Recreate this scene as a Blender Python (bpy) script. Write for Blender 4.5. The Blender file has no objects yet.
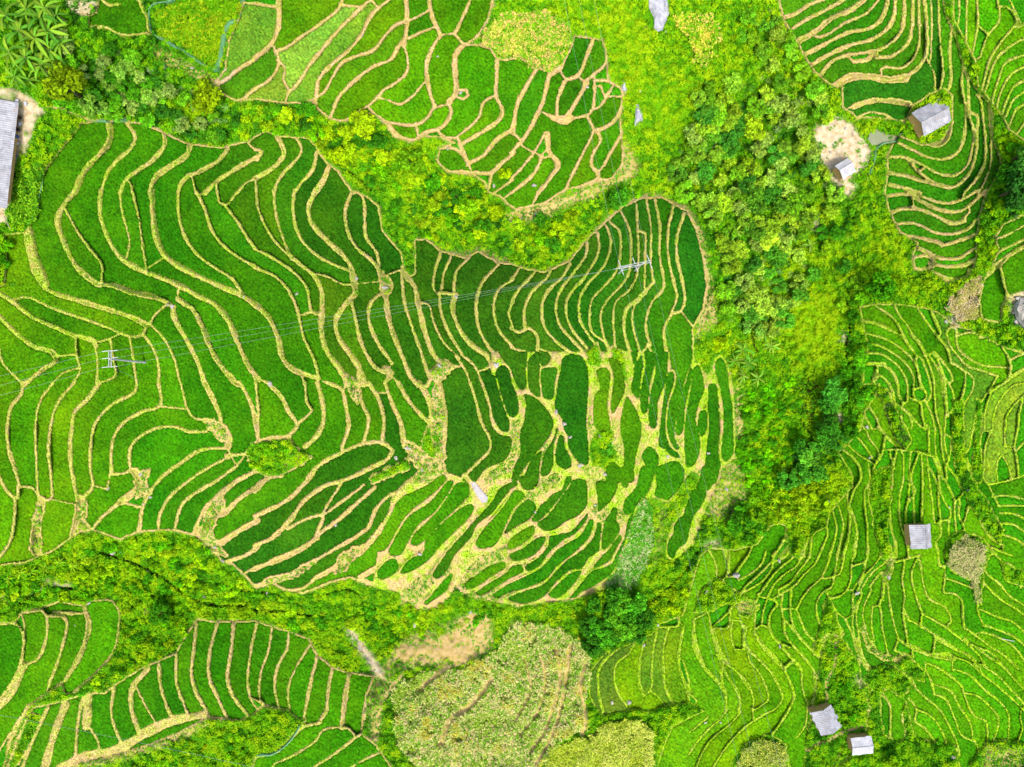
import bpy, bmesh, math, random
import numpy as np
from mathutils import Vector, Matrix
random.seed(7); rng = np.random.default_rng(11)
R = math.radians
sc = bpy.context.scene
COL = sc.collection

# ------------------------------------------------------------------ survey data
# The photograph is a vertical drone view.  All plan positions below were surveyed on it (pixels of a
# 1024x767 frame) and are carried to the ground with the height of the terrain under them, so the
# scene is a real hillside of about 225 x 170 m seen from 150 m up.
TRACE = """@0,0
28 435,485 442,540 425,585 370,645 330,695 300,770
18 508,490 540,545 525,590 470,640 430,690 403,770
20 655,540 660,575 610,640 530,695 495,730 480,770
10 500,715 522,735 528,770
26 760,580 750,615 680,665 630,700 605,740 599,770
20 910,595 880,635 800,685 750,705 720,740 712,770
9 768,708 780,770
20 1030,625 960,665 880,715 820,770
8 862,735 870,770
12 1030,712 985,730 950,770
14 355,105 420,110 480,140 520,142 592,132
14 355,60 352,108
14 555,0 565,30 590,70 597,135
12 408,0 440,22 475,15
18 860,340 900,320 950,280 1030,232
16 870,350 900,385 940,402 970,400 1000,370 1030,348
@256,0
16 0,15 40,20 90,30
22 90,0 92,90 75,150 50,190 -5,230
14 75,195 92,250 70,300 40,330 -5,355
10 85,240 115,270 110,320 130,360 120,400
14 80,205 130,185 170,155 250,100 330,35 345,0
12 345,22 400,25 420,30
16 130,372 170,330 215,260 270,190 330,120 400,50 455,0
16 240,400 250,320 300,260 370,200 420,140 450,80 485,35 530,0
10 488,30 460,0
14 200,412 270,370 310,300 345,250 400,225 470,200 510,150 550,105 602,82
16 300,465 330,390 370,345 420,300 470,265 540,235 570,185 602,150
18 600,0 605,60 602,110 592,185
12 590,180 606,230 602,290 560,330 510,360 470,405 365,478
12 605,85 660,60 695,38
18 692,0 705,70 725,110 738,148
10 612,152 680,120 720,105
18 735,140 697,210 682,260 690,350 715,428
13 718,420 680,475 640,500 570,495 500,480 455,435
10 488,390 530,400 570,418 620,390 662,343
14 858,-5 830,60 795,135
10 738,140 795,132
13 792,130 832,182
14 945,5 930,80 880,150 830,185
24 830,180 800,215 795,290 800,370 768,412
16 768,408 780,450 740,510 680,530 630,560 570,540 535,500 500,475
10 778,412 712,432
10 640,498 648,540
12 800,385 830,395 848,380 840,360 805,360
13 835,180 890,178 942,195 965,245
18 965,240 960,330 960,385 985,440 970,480 900,530 818,578
11 957,380 910,410 890,470 850,510 798,552
12 735,535 760,550 805,550
14 805,550 830,610 852,655
16 845,655 910,620 960,560 1030,515
18 860,690 940,690 975,660 1030,612
12 735,590 722,630 760,680 830,685 870,690
14 728,595 790,592 835,630 850,660
12 940,690 930,750 912,775
10 1030,716 955,770
22 86,545 112,610 90,650 40,690 -5,712
16 -5,598 20,605 5,640
14 160,545 182,600 150,650 110,690 80,740 73,775
16 242,612 225,680 180,730 150,775
24 292,665 270,720 230,775
12 -2,710 2,770
@512,0
20 105,265 60,340 20,420 3,530
18 150,295 125,400 90,480 50,550 -5,612
18 240,135 215,210 190,275 148,302
9 193,283 215,318
16 325,155 300,220 265,300 213,322
16 215,318 185,390 178,465
14 380,165 375,250 330,295 288,328
9 262,300 290,330
20 300,330 260,400 212,468 175,465
11 328,295 330,370 315,450 260,470 210,475
11 392,362 350,425 318,440
18 335,320 390,325 440,355 440,430 400,490 338,525
12 302,465 325,520 290,600 250,680 213,760
12 338,518 355,560 325,610 318,660 345,692
13 445,525 400,600 360,670 340,692
16 345,690 345,712 300,735 215,762
14 450,645 400,715 345,715
22 140,535 150,610 185,655 150,715 105,770
12 132,535 100,590 80,620 40,670 -5,716
14 122,618 90,690 30,745 -5,772
9 -5,515 30,558
9 28,575 82,608
9 95,612 128,630
22 165,470 215,490 240,470
9 330,345 355,345 370,385 395,385
@768,0
18 40,78 120,50 160,20 220,-3
16 100,112 160,75 230,40 305,-3
24 112,170 190,125 250,75 330,40 385,-3
12 180,125 195,148 240,135 310,90 390,55 442,0
18 145,218 230,175 320,130 400,115 450,80 475,20 478,-5
18 175,258 250,215 330,180 420,155 480,110 505,60 509,-5
16 215,295 250,250 300,225 350,215 430,205
16 430,205 480,180 530,130 545,60 545,-5
15 432,232 500,222 560,170 575,110 580,-5
11 455,300 452,275 470,268 530,272 580,235 605,170 605,100 602,-5
34 265,348 320,312 400,305 470,318 550,312
16 545,312 600,270 630,222 637,140 625,-5
22 340,245 390,240 432,210
7 650,-5 655,100 650,235
9 635,235 665,300 668,360
9 682,-5 685,100 692,200 700,290 688,360
14 708,-5 718,70 732,105 726,200 730,330 712,372
26 345,425 420,402 500,405 565,415
10 350,475 400,450 460,455 510,480 555,482
22 735,480 715,560 680,580 610,560 560,545
13 780,255 776,340 790,430 787,520 762,605 705,635 640,628 580,600 520,570
12 782,260 800,330 803,450 822,520 815,600 790,670 740,702 680,692 600,650 540,628 470,628
11 800,365 808,450 835,460 835,540 830,620 800,700 740,748 700,745 620,700 560,640
18 475,690 560,705 640,730 730,750
10 835,380 850,400 860,470 870,560 865,660 830,720 785,770
10 880,410 885,470 892,560 890,660 860,740 840,775
16 485,738 560,755 610,772
9 578,648 600,685 622,672
8 762,-5 765,60 760,90
8 795,-5 792,160
8 835,-5 840,80 820,205
8 838,100 882,138
8 918,-5 925,80 880,140 848,225
10 990,98 930,170 890,230 858,345
8 992,108 1000,110 1028,90
10 1028,150 960,190 910,240 870,360
10 1028,218 950,250 920,320 895,405
10 1028,263 970,300 930,370 912,435
11 1028,318 980,350 950,410 936,455
10 1028,363 980,400 950,462
9 1028,413 990,440 975,475
8 1028,488 988,545
8 915,28 950,25 985,60 992,105
8 965,-5 1000,70 1012,100
@0,192
14 145,-5 148,60 140,110
50 112,150 125,230 150,310 180,368
26 302,-5 245,68 230,122 260,210 300,290 350,340 392,370
11 262,72 310,160 360,230 405,290 403,372
24 180,385 220,405 300,430 440,472 530,502 590,532
25 385,368 460,375 530,402 600,415 660,437 695,460
20 402,-5 400,90 430,180 470,250 505,280
11 478,-5 490,90 518,200 500,278
25 495,275 580,320 650,345 730,380 800,420 860,450 910,510 950,600 990,690 1030,748
11 528,-5 555,110 570,220 585,318
26 607,-5 610,80 630,200 665,260 740,310 820,350 900,385 970,415 1030,458
6 585,308 658,260
14 712,-5 715,100 750,200 800,260 870,310 930,350 970,408
14 782,-5 815,60 850,160 900,220 960,265 1030,302
9 795,15 830,-5
10 865,-5 880,45 902,52 952,-5
14 898,50 950,120 1000,200 1030,235
10 710,385 712,432
22 690,458 700,510 745,590 790,680 822,772
24 712,430 770,470 810,540 840,620 880,690 950,772
10 662,453 620,490 598,528
13 590,528 567,570 520,577 480,562 400,530 300,495 200,460 110,420 55,430
22 -5,402 60,445 130,500 220,540 300,575 370,592 385,612
22 -5,495 60,560 130,615 210,640 225,670 170,710 95,772
9 215,655 302,650
10 302,573 305,650 320,712 285,772
9 200,772 260,720 318,703
10 378,600 390,680 386,772
8 380,602 440,585 485,562
10 440,588 455,680 460,735 400,762
12 517,575 535,680 547,772
13 575,570 615,630 635,700 632,772
11 598,528 650,580 690,650 722,772
11 -5,620 10,680 95,772
@256,192
10 -2,-5 10,70 50,160 110,235 135,255
12 70,-5 80,90 110,190 138,255
14 152,-5 148,80 175,180 240,250 310,290 378,315
22 240,-5 210,60 220,120 290,200 350,255 380,300 388,345
15 383,-5 358,70 365,150 400,220 470,280 502,335
14 385,5 410,0 430,30 435,110 440,180 480,240 492,305
20 130,248 190,300 230,332 260,390 265,475
8 228,325 290,340 345,368 380,368
12 -5,228 60,260 150,320 200,380 225,480 262,490
13 -5,303 80,340 140,410 170,490 190,580 235,680 250,745
10 175,493 225,478
25 265,470 260,550 285,640 330,700 350,735 362,772
25 -8,448 50,500 90,590 105,660 150,710 250,745
12 180,725 195,772
30 388,335 398,395
24 395,410 350,460 320,510 330,580 370,640 410,695
17 382,435 400,520 420,600 460,680 490,710 540,725
6 405,367 515,355
6 515,335 585,308
32 500,325 515,395
17 512,398 460,440 450,500 480,590 545,685
22 520,400 525,480 550,570 590,670 620,740 650,775
13 583,300 590,420 620,530 660,640 690,740
24 592,330 630,370 650,450 670,540 710,650 745,690
9 650,442 690,450 710,520 750,600 815,665
12 738,240 715,320 710,385 735,415
12 778,262 750,330 740,400
13 732,405 740,480 770,560 825,650
18 738,402 800,410
22 798,412 785,450 800,520 850,600 925,655
13 852,262 800,320 790,410
14 967,290 900,370 880,450 890,540 930,620 965,660
11 1030,348 970,390 950,460 970,550 1030,622
8 1030,438 1010,480 1030,548
14 915,645 942,700 962,775
12 955,648 1010,700 1030,745
10 798,655 840,720 857,775
12 825,655 870,690 908,775
22 735,685 715,720 685,772
26 735,690 755,678 785,700
20 738,700 762,715
24 508,710 530,705 535,740
20 520,700 545,722
22 400,690 425,730 432,772
14 412,700 405,735 420,772
16 935,700 985,680
@512,192
12 -5,348 20,320 28,305
13 -5,448 20,400 82,330
14 52,545 50,470 80,400 140,340 152,318
13 232,285 200,340 140,400 118,460 130,540 180,600 240,645
12 300,198 295,250 240,330 190,400 175,460 190,530 240,590 285,638
12 343,165 345,240 290,340 230,410 215,460 230,530 280,600 302,625
11 380,140 396,200 370,290 300,370 270,430 275,520 320,590 332,608
10 392,120 430,160 433,240 420,310 370,375 320,430 310,490 320,560 370,600 392,650
10 437,80 470,150 475,220 465,330 430,380 375,440 355,490 365,570 388,625
10 498,50 502,150 505,220 500,330 470,390 415,440 405,500 412,615
10 505,155 530,165 532,250 530,375
10 540,45 555,140 555,270 565,360
18 565,360 540,390 495,440
15 500,432 460,465 447,520 455,590 475,645
10 490,445 480,510 500,600 515,645
12 572,30 590,130 590,250 605,380 560,440 540,490 535,550 552,610
12 645,55 625,150 625,260 650,370 660,420 640,475
14 688,85 660,180 660,260 680,350 690,430 675,475 640,485
14 642,482 610,540 610,600 630,690 625,772
8 678,478 720,535
10 542,608 570,670 570,775
10 548,605 520,650 530,720 515,775
9 505,645 495,775
14 -5,545 30,560 65,545 100,575 105,622
11 -5,622 70,655 60,775
14 100,618 112,690 108,775
11 108,625 155,650 162,680 110,695
15 212,645 180,720 175,775
13 118,702 190,692
14 285,640 305,700 306,775
10 335,690 332,775
14 375,660 400,700 405,740
12 425,660 440,690 445,775
10 730,670 700,775
10 632,708 655,730 650,775
9 715,690 712,775
@768,192
16 470,15 560,10 620,42 700,75 770,75 840,22 868,-5
12 550,-8 620,20 720,45 800,17 835,-5
18 488,85 530,68 580,65 650,85 740,125 785,115
9 580,40 585,70
14 805,80 778,112
14 505,130 580,125 680,165 750,165 810,140 825,118
16 530,170 600,182 660,195 700,210
16 700,215 760,195 825,172
18 605,225 680,262 760,265 815,232
18 645,285 720,298 790,290 830,268
12 645,310 720,345 790,342 805,308
20 580,262 640,255 665,285 640,305 585,305 578,275
10 903,190 960,170 1030,130
10 920,132 980,110 1030,85
12 905,245 970,215 1030,188
24 860,345 920,290 980,242 1030,215
12 930,300 945,370 960,418
14 955,418 1000,405 1030,400
14 958,415 935,470 935,525
@0,384
18 90,-5 85,40 45,90 30,160 35,260 60,340 75,400 70,455
14 -5,370 30,430 65,462
14 60,455 55,560 35,640 -5,695
11 213,-5 165,60 145,130 145,300 150,410 158,465
12 75,410 130,415 152,442
40 168,465 150,560 140,640 160,690
14 298,-5 240,60 205,150 195,270 205,380 205,458 175,468
19 398,-5 350,60 300,110 285,190 280,290 295,390 310,465
36 325,460 308,540 295,600
7 205,460 300,480
14 546,-5 540,30 450,80 385,150 365,220 360,330 370,410 325,460
15 635,-5 640,85 570,110 500,150 460,200 445,270 445,360
8 370,405 425,418
13 440,362 500,355 525,340
8 445,358 430,405
14 522,345 520,260 560,210 630,175 700,170 760,190 825,190
7 642,90 752,100
11 722,-5 750,100 775,135 822,142
22 820,-5 860,80 880,130 882,165
32 825,148 880,165 912,205 912,240
18 958,-5 1000,70 1020,150 1022,265 905,285
17 915,255 800,265 730,310 650,370 600,430 570,490 555,600
13 918,290 840,330 750,390 680,450 640,520 632,590
8 908,258 928,295
14 945,328 860,390 790,430 730,480 700,570
22 1030,345 960,380 880,440 820,500 790,560 775,610
22 1030,410 960,455 890,520 832,535
26 1030,545 950,590 870,645
18 1030,652 990,680 905,712
36 540,350 562,395 525,440 485,470
16 485,468 410,530 365,585
14 480,470 550,488
@256,384
12 -2,-5 8,100 10,250
18 45,-5 100,50 130,110 165,165 125,210
12 195,-5 205,80 222,105 162,163
16 -5,235 60,215 135,210
22 245,-5 265,70 270,150 240,210 195,250
18 285,-5 340,20 360,90 370,170 345,250
18 405,-5 425,80 450,140 428,240
18 450,-5 490,60 510,140 505,240
6 483,35 520,35
20 515,-5 545,80 580,160 592,250
18 568,-5 620,80 695,158
24 650,-5 690,60 702,140 680,200 665,280
16 345,270 430,238 510,235 545,265
26 -5,425 40,380 100,365
20 350,270 250,325 200,390 130,460 60,500 -5,527
20 545,270 530,295 440,345 350,385 280,405 200,460 130,550 70,610 -5,647
12 855,-5 880,70 900,150 935,220 935,260 890,310 825,375
12 903,-5 935,90 950,160 1000,205 1028,207
12 958,-5 990,80 1020,145
18 735,-5 755,100 758,200 745,355 815,382
26 835,365 880,420 920,460
16 878,405 920,350 970,325 1030,300
10 342,398 300,460 263,522
12 432,402 370,450 300,500 263,528
14 128,577 200,540 268,525 238,605
18 475,412 400,480 320,550 235,612
26 242,615 180,660 90,700 -5,738
16 575,432 540,440 480,500 450,570 400,610 330,650 220,715 125,772
24 665,355 570,430 530,530 480,600 430,660 340,720 245,772
9 768,368 720,440 640,500 580,570 530,660 522,690
9 798,398 740,490 680,550 630,600 605,660
22 875,455 800,510 740,570 690,640 660,665
16 910,480 840,550 770,630 695,720
13 1030,422 960,510 910,580 875,650
26 1030,610 950,660 880,655 800,695 750,772
24 530,690 470,740 420,772
12 525,688 575,692 612,655
18 578,692 580,720 545,772
18 700,720 620,750 580,772
14 1030,518 980,610
13 922,432 960,410 1030,388
@512,384
20 -2,10 30,70 42,130
13 38,35 70,40 130,70 160,120 182,165
15 188,165 150,230 110,260 60,330 20,378 -5,385
11 58,38 75,-5
12 108,-5 122,62
14 178,-5 165,105
10 132,268 115,300 115,372
12 187,175 170,250 178,322
14 205,150 210,230 230,290 270,340 315,358
13 310,-5 300,150 312,330
13 400,-5 390,110 402,165
13 330,-5 325,100 335,175 398,192
10 472,38 430,105
16 437,98 430,200 442,300 438,412
12 470,55 510,130 535,185
10 522,-5 505,95
10 557,-5 540,130 562,190
10 607,-5 580,100 580,190 592,265
10 650,-5 625,90 620,190 650,260 685,275
12 690,-5 660,80 655,190 682,225
12 717,-5 690,130 692,320
15 775,-5 780,60 745,110 740,180 760,220 745,320
12 780,105 787,195
13 820,-5 835,120 830,270 852,325
13 540,240 590,270 632,295 590,360 570,420 500,495
12 530,235 500,330 490,400 435,480
15 428,305 440,420 390,500 325,525
14 20,385 40,420 60,440 120,400 212,348
9 28,380 15,392
10 62,440 100,490 78,545
14 252,365 210,430 140,500 85,555
14 -5,522 55,452
24 300,365 318,515
20 305,512 240,560 170,590 95,582
18 328,505 365,545 432,478
20 -5,602 60,557 98,560
10 97,585 60,650 -5,672
14 138,605 130,650 60,710 -5,722
12 330,540 280,610 200,670 110,740 45,752
13 360,545 310,640 230,720 145,775
10 362,545 355,660 315,700
16 295,772 310,712 370,660 420,600 440,590
20 430,478 442,540 440,595
11 440,600 410,690 360,740 318,752
13 508,488 490,580 450,670 398,772
12 640,300 690,312 685,390 622,467 565,455
7 630,306 685,300
@768,384
@0,575
9 -2,200 60,195 85,220 85,330 50,420 -5,500
12 85,160 95,185 90,340
12 95,150 165,140
14 165,140 187,170 180,270 150,335 105,355 85,342
32 98,360 60,450 -5,525
14 187,165 250,165 268,185 245,300 195,440
22 215,150 285,152
24 335,125 355,200 320,320 262,420
9 365,100 450,100 475,150 465,270 430,340 285,475
9 112,518 60,600 -5,705
8 82,568 30,680 25,772
16 192,528 140,640 88,772
36 262,515 215,640 178,772
14 330,490 310,600 302,728
36 355,480 345,605
12 360,610 390,660 398,705
16 455,455 445,560 482,668
24 592,375 530,450 525,530 558,638
10 545,448 580,520 625,595
17 635,360 645,460 688,575
13 705,315 705,430 750,555
17 785,195 775,300 765,400 800,500 830,548
17 870,192 840,300 835,400 870,490 905,565
17 935,185 925,300 910,400 930,480 995,565
12 1027,188 1005,290 990,430 1010,510 1030,535
44 245,772 330,732 480,692 600,622 700,580 820,557
14 815,565 900,577 970,582 1015,558
@256,575
10 65,205 50,300 18,400 18,500 42,525
12 130,232 125,290 85,370 75,450 92,535
11 215,280 160,370 130,450 135,555
14 245,325 225,400 205,500 188,595
17 305,375 290,450 280,540 248,595
22 372,398 355,500 343,610
9 472,405 440,490 418,645
10 0,500 40,520 90,535 135,555 185,595
14 60,710 150,645 190,605 260,592
12 75,755 170,710 240,660 270,620 372,615 395,642
14 410,640 320,710 225,772
11 375,772 430,740 495,710
16 -5,42 70,25 130,5
14 60,25 90,55 130,62 190,50 245,5
14 440,20 470,35 510,15 535,-2
12 775,-2 770,60 700,105 640,120 640,95 700,50 745,20
12 826,50 870,62 910,85
9 868,60 960,15 985,-2
9 925,78 1010,22 1030,15
@512,575
16 -5,75 90,42 130,10 150,-3
12 135,82 190,30 232,-3
22 205,100 260,40 310,-3
13 245,95 320,60 400,-3
@768,575
@854,300,6
10 130,35 200,80 245,120 285,185
10 240,25 270,90 310,140 345,195
16 35,125 90,130 160,150 220,180 290,220 350,300
10 75,200 170,225 250,265 310,315 360,370 395,450 400,520
10 50,265 140,270 230,315 300,370 345,430 360,480 355,530
10 60,320 150,320 230,365 290,430 320,510 320,605
20 80,382 180,385
16 180,392 230,430 260,500 270,580 295,615
12 130,480 150,450 200,490 235,560 247,650
22 135,425 112,495
10 290,200 340,280 380,345
16 340,200 400,270 430,335
10 372,355 385,430 400,500 435,560
10 405,350 440,440 460,520 465,560 440,612
8 358,540 400,525 435,560 420,602 375,602 355,560
10 430,335 460,410 480,490 485,580 490,660 515,770
8 450,332 490,390 520,450 530,530 545,620 548,770
8 475,318 520,400 545,490 555,580 565,700
8 483,308 540,380 580,440 590,480 570,500
10 540,462 580,520 600,590 605,660
10 475,318 430,332
12 395,70 450,150 510,230 560,290 582,375
14 470,85 520,195
14 582,375 630,400 672,435
10 670,432 665,520 640,600 612,645
10 675,430 715,470 705,550 660,620 648,665
10 552,185 575,270 620,330 680,395 760,420 862,457
14 552,195 580,160 612,170 612,220
12 612,215 625,290 690,350 770,390 860,400 942,405
8 860,455 830,510 770,600 730,680 715,770
12 622,208 700,195 800,215 880,265 970,305
8 880,268 930,350 942,408
14 935,360 1024,315
12 940,405 935,440 920,480 820,545
16 1024,408 960,450 880,510 815,552
10 820,560 790,650 780,770
10 1024,498 960,510 880,590 840,680 830,770
8 1024,562 950,640 915,700 910,770
8 1010,600 990,690 985,770
10 95,645 140,720 155,775
10 55,675 110,775
8 350,592 400,620 410,700 432,770
14 290,650 340,700 348,770
8 430,608 470,700 482,770
8 325,670 380,740 425,772
@770,428,6
14 425,120 490,170 535,225
10 450,85 520,150 590,195
10 525,55 570,110 612,175
10 578,20 600,70 640,120 655,170 620,240
14 650,-5 725,78
8 690,55 680,130 660,185
8 715,130 780,128
8 540,235 545,300 500,380 470,485
10 592,232 600,310 570,370 570,480 585,600 580,772
8 625,238 620,315
8 592,370 600,470 650,580 665,680 660,772
14 478,478 510,560 520,640 503,772
8 462,388 465,470 480,540 470,650 428,772
8 418,495 440,580 415,700 398,772
8 378,505 400,600 390,660 348,772
8 343,605 345,640 288,772
8 250,675 240,772
8 202,690 205,772
12 192,630 140,700 85,772
8 98,600 80,690 15,765
8 215,590 150,660 55,772
8 755,155 735,250 735,320 718,405
8 712,400 720,500 730,620 760,700 760,772
8 800,165 800,300 780,400 775,500 790,600 820,680 832,772
8 845,145 835,260 830,430 815,500 822,610
8 890,155 850,280 860,390 865,575
12 850,335 872,380 832,445
8 910,175 915,350 910,565
8 942,178 945,230 970,420 985,565
8 947,215 1000,330 1015,470 1024,560
8 720,150 745,240
@854,428,6
8 505,255 520,380 560,470 582,490
10 542,305 590,400 605,435
8 578,485 575,540 515,560
8 450,-5 450,155
8 485,-5 490,150 520,240 530,305
8 520,-5 530,150 550,230 557,305
8 545,-5 545,100 562,175
8 582,55 575,170 562,225 610,290 650,370 695,402
8 605,435 605,540 620,665
8 635,435 630,530 660,590 672,645
8 697,415 680,500 662,565
8 662,385 618,432
8 712,415 760,560 820,660 895,705
8 715,-5 690,120 655,165
8 650,160 690,210 702,295
14 375,138 480,172
10 478,178 505,255
8 905,-5 905,108
8 775,-5 740,140 735,205
8 820,20 790,100 780,255
8 775,12 822,20
8 905,105 965,112
8 962,115 980,200 987,288
8 985,-5 960,112
8 1024,80 970,138
8 890,160 860,200 860,315
8 890,160 930,240 942,305
10 755,255 800,330 900,320 1024,282
12 825,412 930,405 1024,427
10 865,465 1024,465
12 875,510 960,515 1024,542
14 895,570 960,580 1024,622
14 895,640 960,660 1024,702
10 835,400 870,468
8 795,695 860,730 955,770
8 515,560 520,640 480,690
8 570,540 570,640 590,690 570,770
@690,540,6
10 108,55 150,130 160,200 148,265
10 212,85 230,150 215,220 168,255
8 235,75 235,195
12 347,97 300,160 265,215
8 455,65 430,140 350,210 295,238
8 562,-5 500,110 460,160 390,230 330,280 300,322
8 642,-5 570,100 495,132
8 662,15 630,90 560,150 500,210 438,295
8 500,115 490,170 440,240 318,315
10 690,45 640,150 560,210 500,270 465,342
8 725,15 715,100 650,190 610,250 535,295
10 817,-5 750,140 680,210 630,270 525,335
8 872,-5 830,130 788,228
8 907,-5 885,100 865,218
8 952,-5 920,120 900,200 860,220 785,232
8 782,232 700,310 660,370 640,410 598,408
8 865,218 850,280 800,310 760,380 770,480 810,560 800,628
8 992,-5 970,150 960,260 910,330 840,345 818,308
8 605,300 600,405
8 555,330 550,412 600,410
8 467,345 440,430 430,505
8 460,348 515,365 522,392
8 522,388 480,450 475,520 500,580 595,645
8 410,325 395,400 385,545
8 383,542 430,510 478,530
10 548,405 560,470 570,560 600,610 660,680 735,770
12 568,475 640,560 700,630 775,702
10 600,415 610,480 640,560
10 638,412 670,500 700,560 795,645
16 378,545 430,620 500,690 565,772
14 495,580 560,650 620,720 655,772
8 622,728 568,770
10 342,525 325,600 340,640 420,720 465,772
8 252,475 245,580 268,655
8 305,485 320,560 315,655
8 248,478 300,484
8 258,395 215,450 178,482
8 245,415 220,530 176,528
10 325,305 248,392
10 115,455 130,560 160,660 205,745
6 20,490 40,620 95,772
8 145,535 180,660 245,755
8 835,425 850,520 915,615
8 850,395 880,480 925,565
8 977,345 970,450 930,475
8 930,470 970,560 1005,690
8 1005,365 975,470 990,605
@854,540,6
8 82,-5 75,120 -5,155
8 65,125 60,180 -5,295
8 165,-5 150,110 60,220 15,315
8 238,-5 250,105
10 225,108 140,170 90,220 35,315
12 255,130 330,110 395,90
12 215,188 170,190 95,278
14 215,115 232,170 200,245
8 302,145 290,240 305,340 295,420 322,608
8 387,98 345,200 370,330 412,445
14 395,125 402,175
8 402,170 420,280 450,350 540,400 580,460 580,495
8 505,55 510,155
8 545,155 545,230 540,310 600,320 645,360 655,470 662,525
8 545,228 640,260 730,310 745,430 778,515
8 780,105 790,190 870,260 940,340 1024,392
8 818,50 900,140 970,190 1002,285
10 772,252 830,310 900,370 970,410 1024,453
8 762,418 860,460 950,490 1024,553
8 777,508 870,540 960,580 1024,633
8 772,552 860,580 960,640 1024,725
8 658,520 740,580 820,640 900,690 985,772
8 582,488 560,520 640,590 760,650 795,662
8 790,655 850,700 905,772
10 408,442 480,480 560,530 650,600 740,680 785,745
8 325,475 410,520 490,570 600,640 690,700 755,772
8 410,440 400,515
8 298,412 330,482
8 490,585 478,655
8 118,402 150,390 170,530 190,620 202,685
8 170,235 165,350 148,395
10 112,400 105,500 122,608
10 102,305 60,400 55,490 82,590
8 47,325 15,430 20,520 37,618
10 200,245 215,380 240,500 268,595
8 267,595 245,655
14 262,590 350,650 440,680 560,680 605,702
8 350,655 350,702
20 8,605 50,720 82,772
8 435,690 595,722
8 185,255 175,360
@854,639,6
22 18,5 60,130 110,195 155,228
16 225,178 160,222
8 245,70 352,102
14 318,28 440,80 585,112
12 428,140 500,170 590,230 650,290 657,322
8 590,108 590,185
8 592,105 690,140 770,210 860,280 940,350 1024,432
8 480,-5 600,60 690,95 740,140 850,210 930,290 1024,392
8 660,-5 760,70 800,100 900,170 960,240 1024,305
8 597,178 700,220 790,310 880,380 925,450 925,610
8 655,322 740,340 820,410 865,470 860,540 832,618
8 655,318 700,430 730,465 790,490 800,540 800,628
8 478,272 580,310 630,400 690,490 710,570 705,605
12 430,185 460,245 480,325
8 478,328 550,360 600,470 650,580 725,612
8 338,212 370,290 430,350 520,430 570,520 620,630 632,700
8 375,420 470,470 530,560 562,648
12 328,355 375,420 365,490 420,530 495,628
10 718,598 745,660 740,770
8 1000,480 1010,540 988,608
10 150,335 120,400 125,460 88,565
10 172,332 215,400 215,608
8 88,562 205,612
@690,639,6
14 400,-5 470,90 560,180 600,260 625,340 600,410 510,550 478,585
12 318,45 400,110 480,190 530,280 555,350 520,410 430,460 340,520 240,620 180,700 138,770
8 358,135 420,210 460,300 470,360 405,415
6 215,145 300,210 350,270 380,360 375,415
6 188,165 230,230 290,320 300,400 288,435
8 140,-5 170,90 192,172
6 158,95 222,152
8 18,45 80,170 170,270 215,350 215,428
6 178,195 200,300 222,405
10 305,435 240,510 130,600 70,690 38,770
8 175,488 110,540 40,620 -5,688
8 105,468 -5,562
10 618,115 670,180 670,260 690,350 717,395
8 605,135 568,172
8 588,5 660,80 710,140 750,210 748,265
8 658,-5 775,112
8 742,185 745,330 728,385
8 705,395 690,520 640,592
@580,600,6
14 312,252 230,290 150,360 110,430 110,520 120,600 138,668
12 322,270 290,320 220,380 205,460 230,560 275,628
14 377,275 355,390 355,490 382,575
12 467,165 440,290 430,430 430,520 408,555
14 527,175 500,280 500,420 510,520 555,618
16 622,155 600,260 590,370 610,450 640,530 652,608
10 618,365 650,470 665,560 700,605
8 680,145 680,270 730,380 800,450 870,540 882,648
10 780,165 820,300 845,420 862,528
6 828,315 880,450 940,550 960,600 948,655
6 865,375 940,430 1015,535
8 418,538 465,575
10 600,-5 590,100 590,150 478,162
8 688,112 780,60 802,-5
10 180,185 188,245"""

def P(s):
    return [tuple(float(c) for c in p.split(',')) for p in s.split()]

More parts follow.
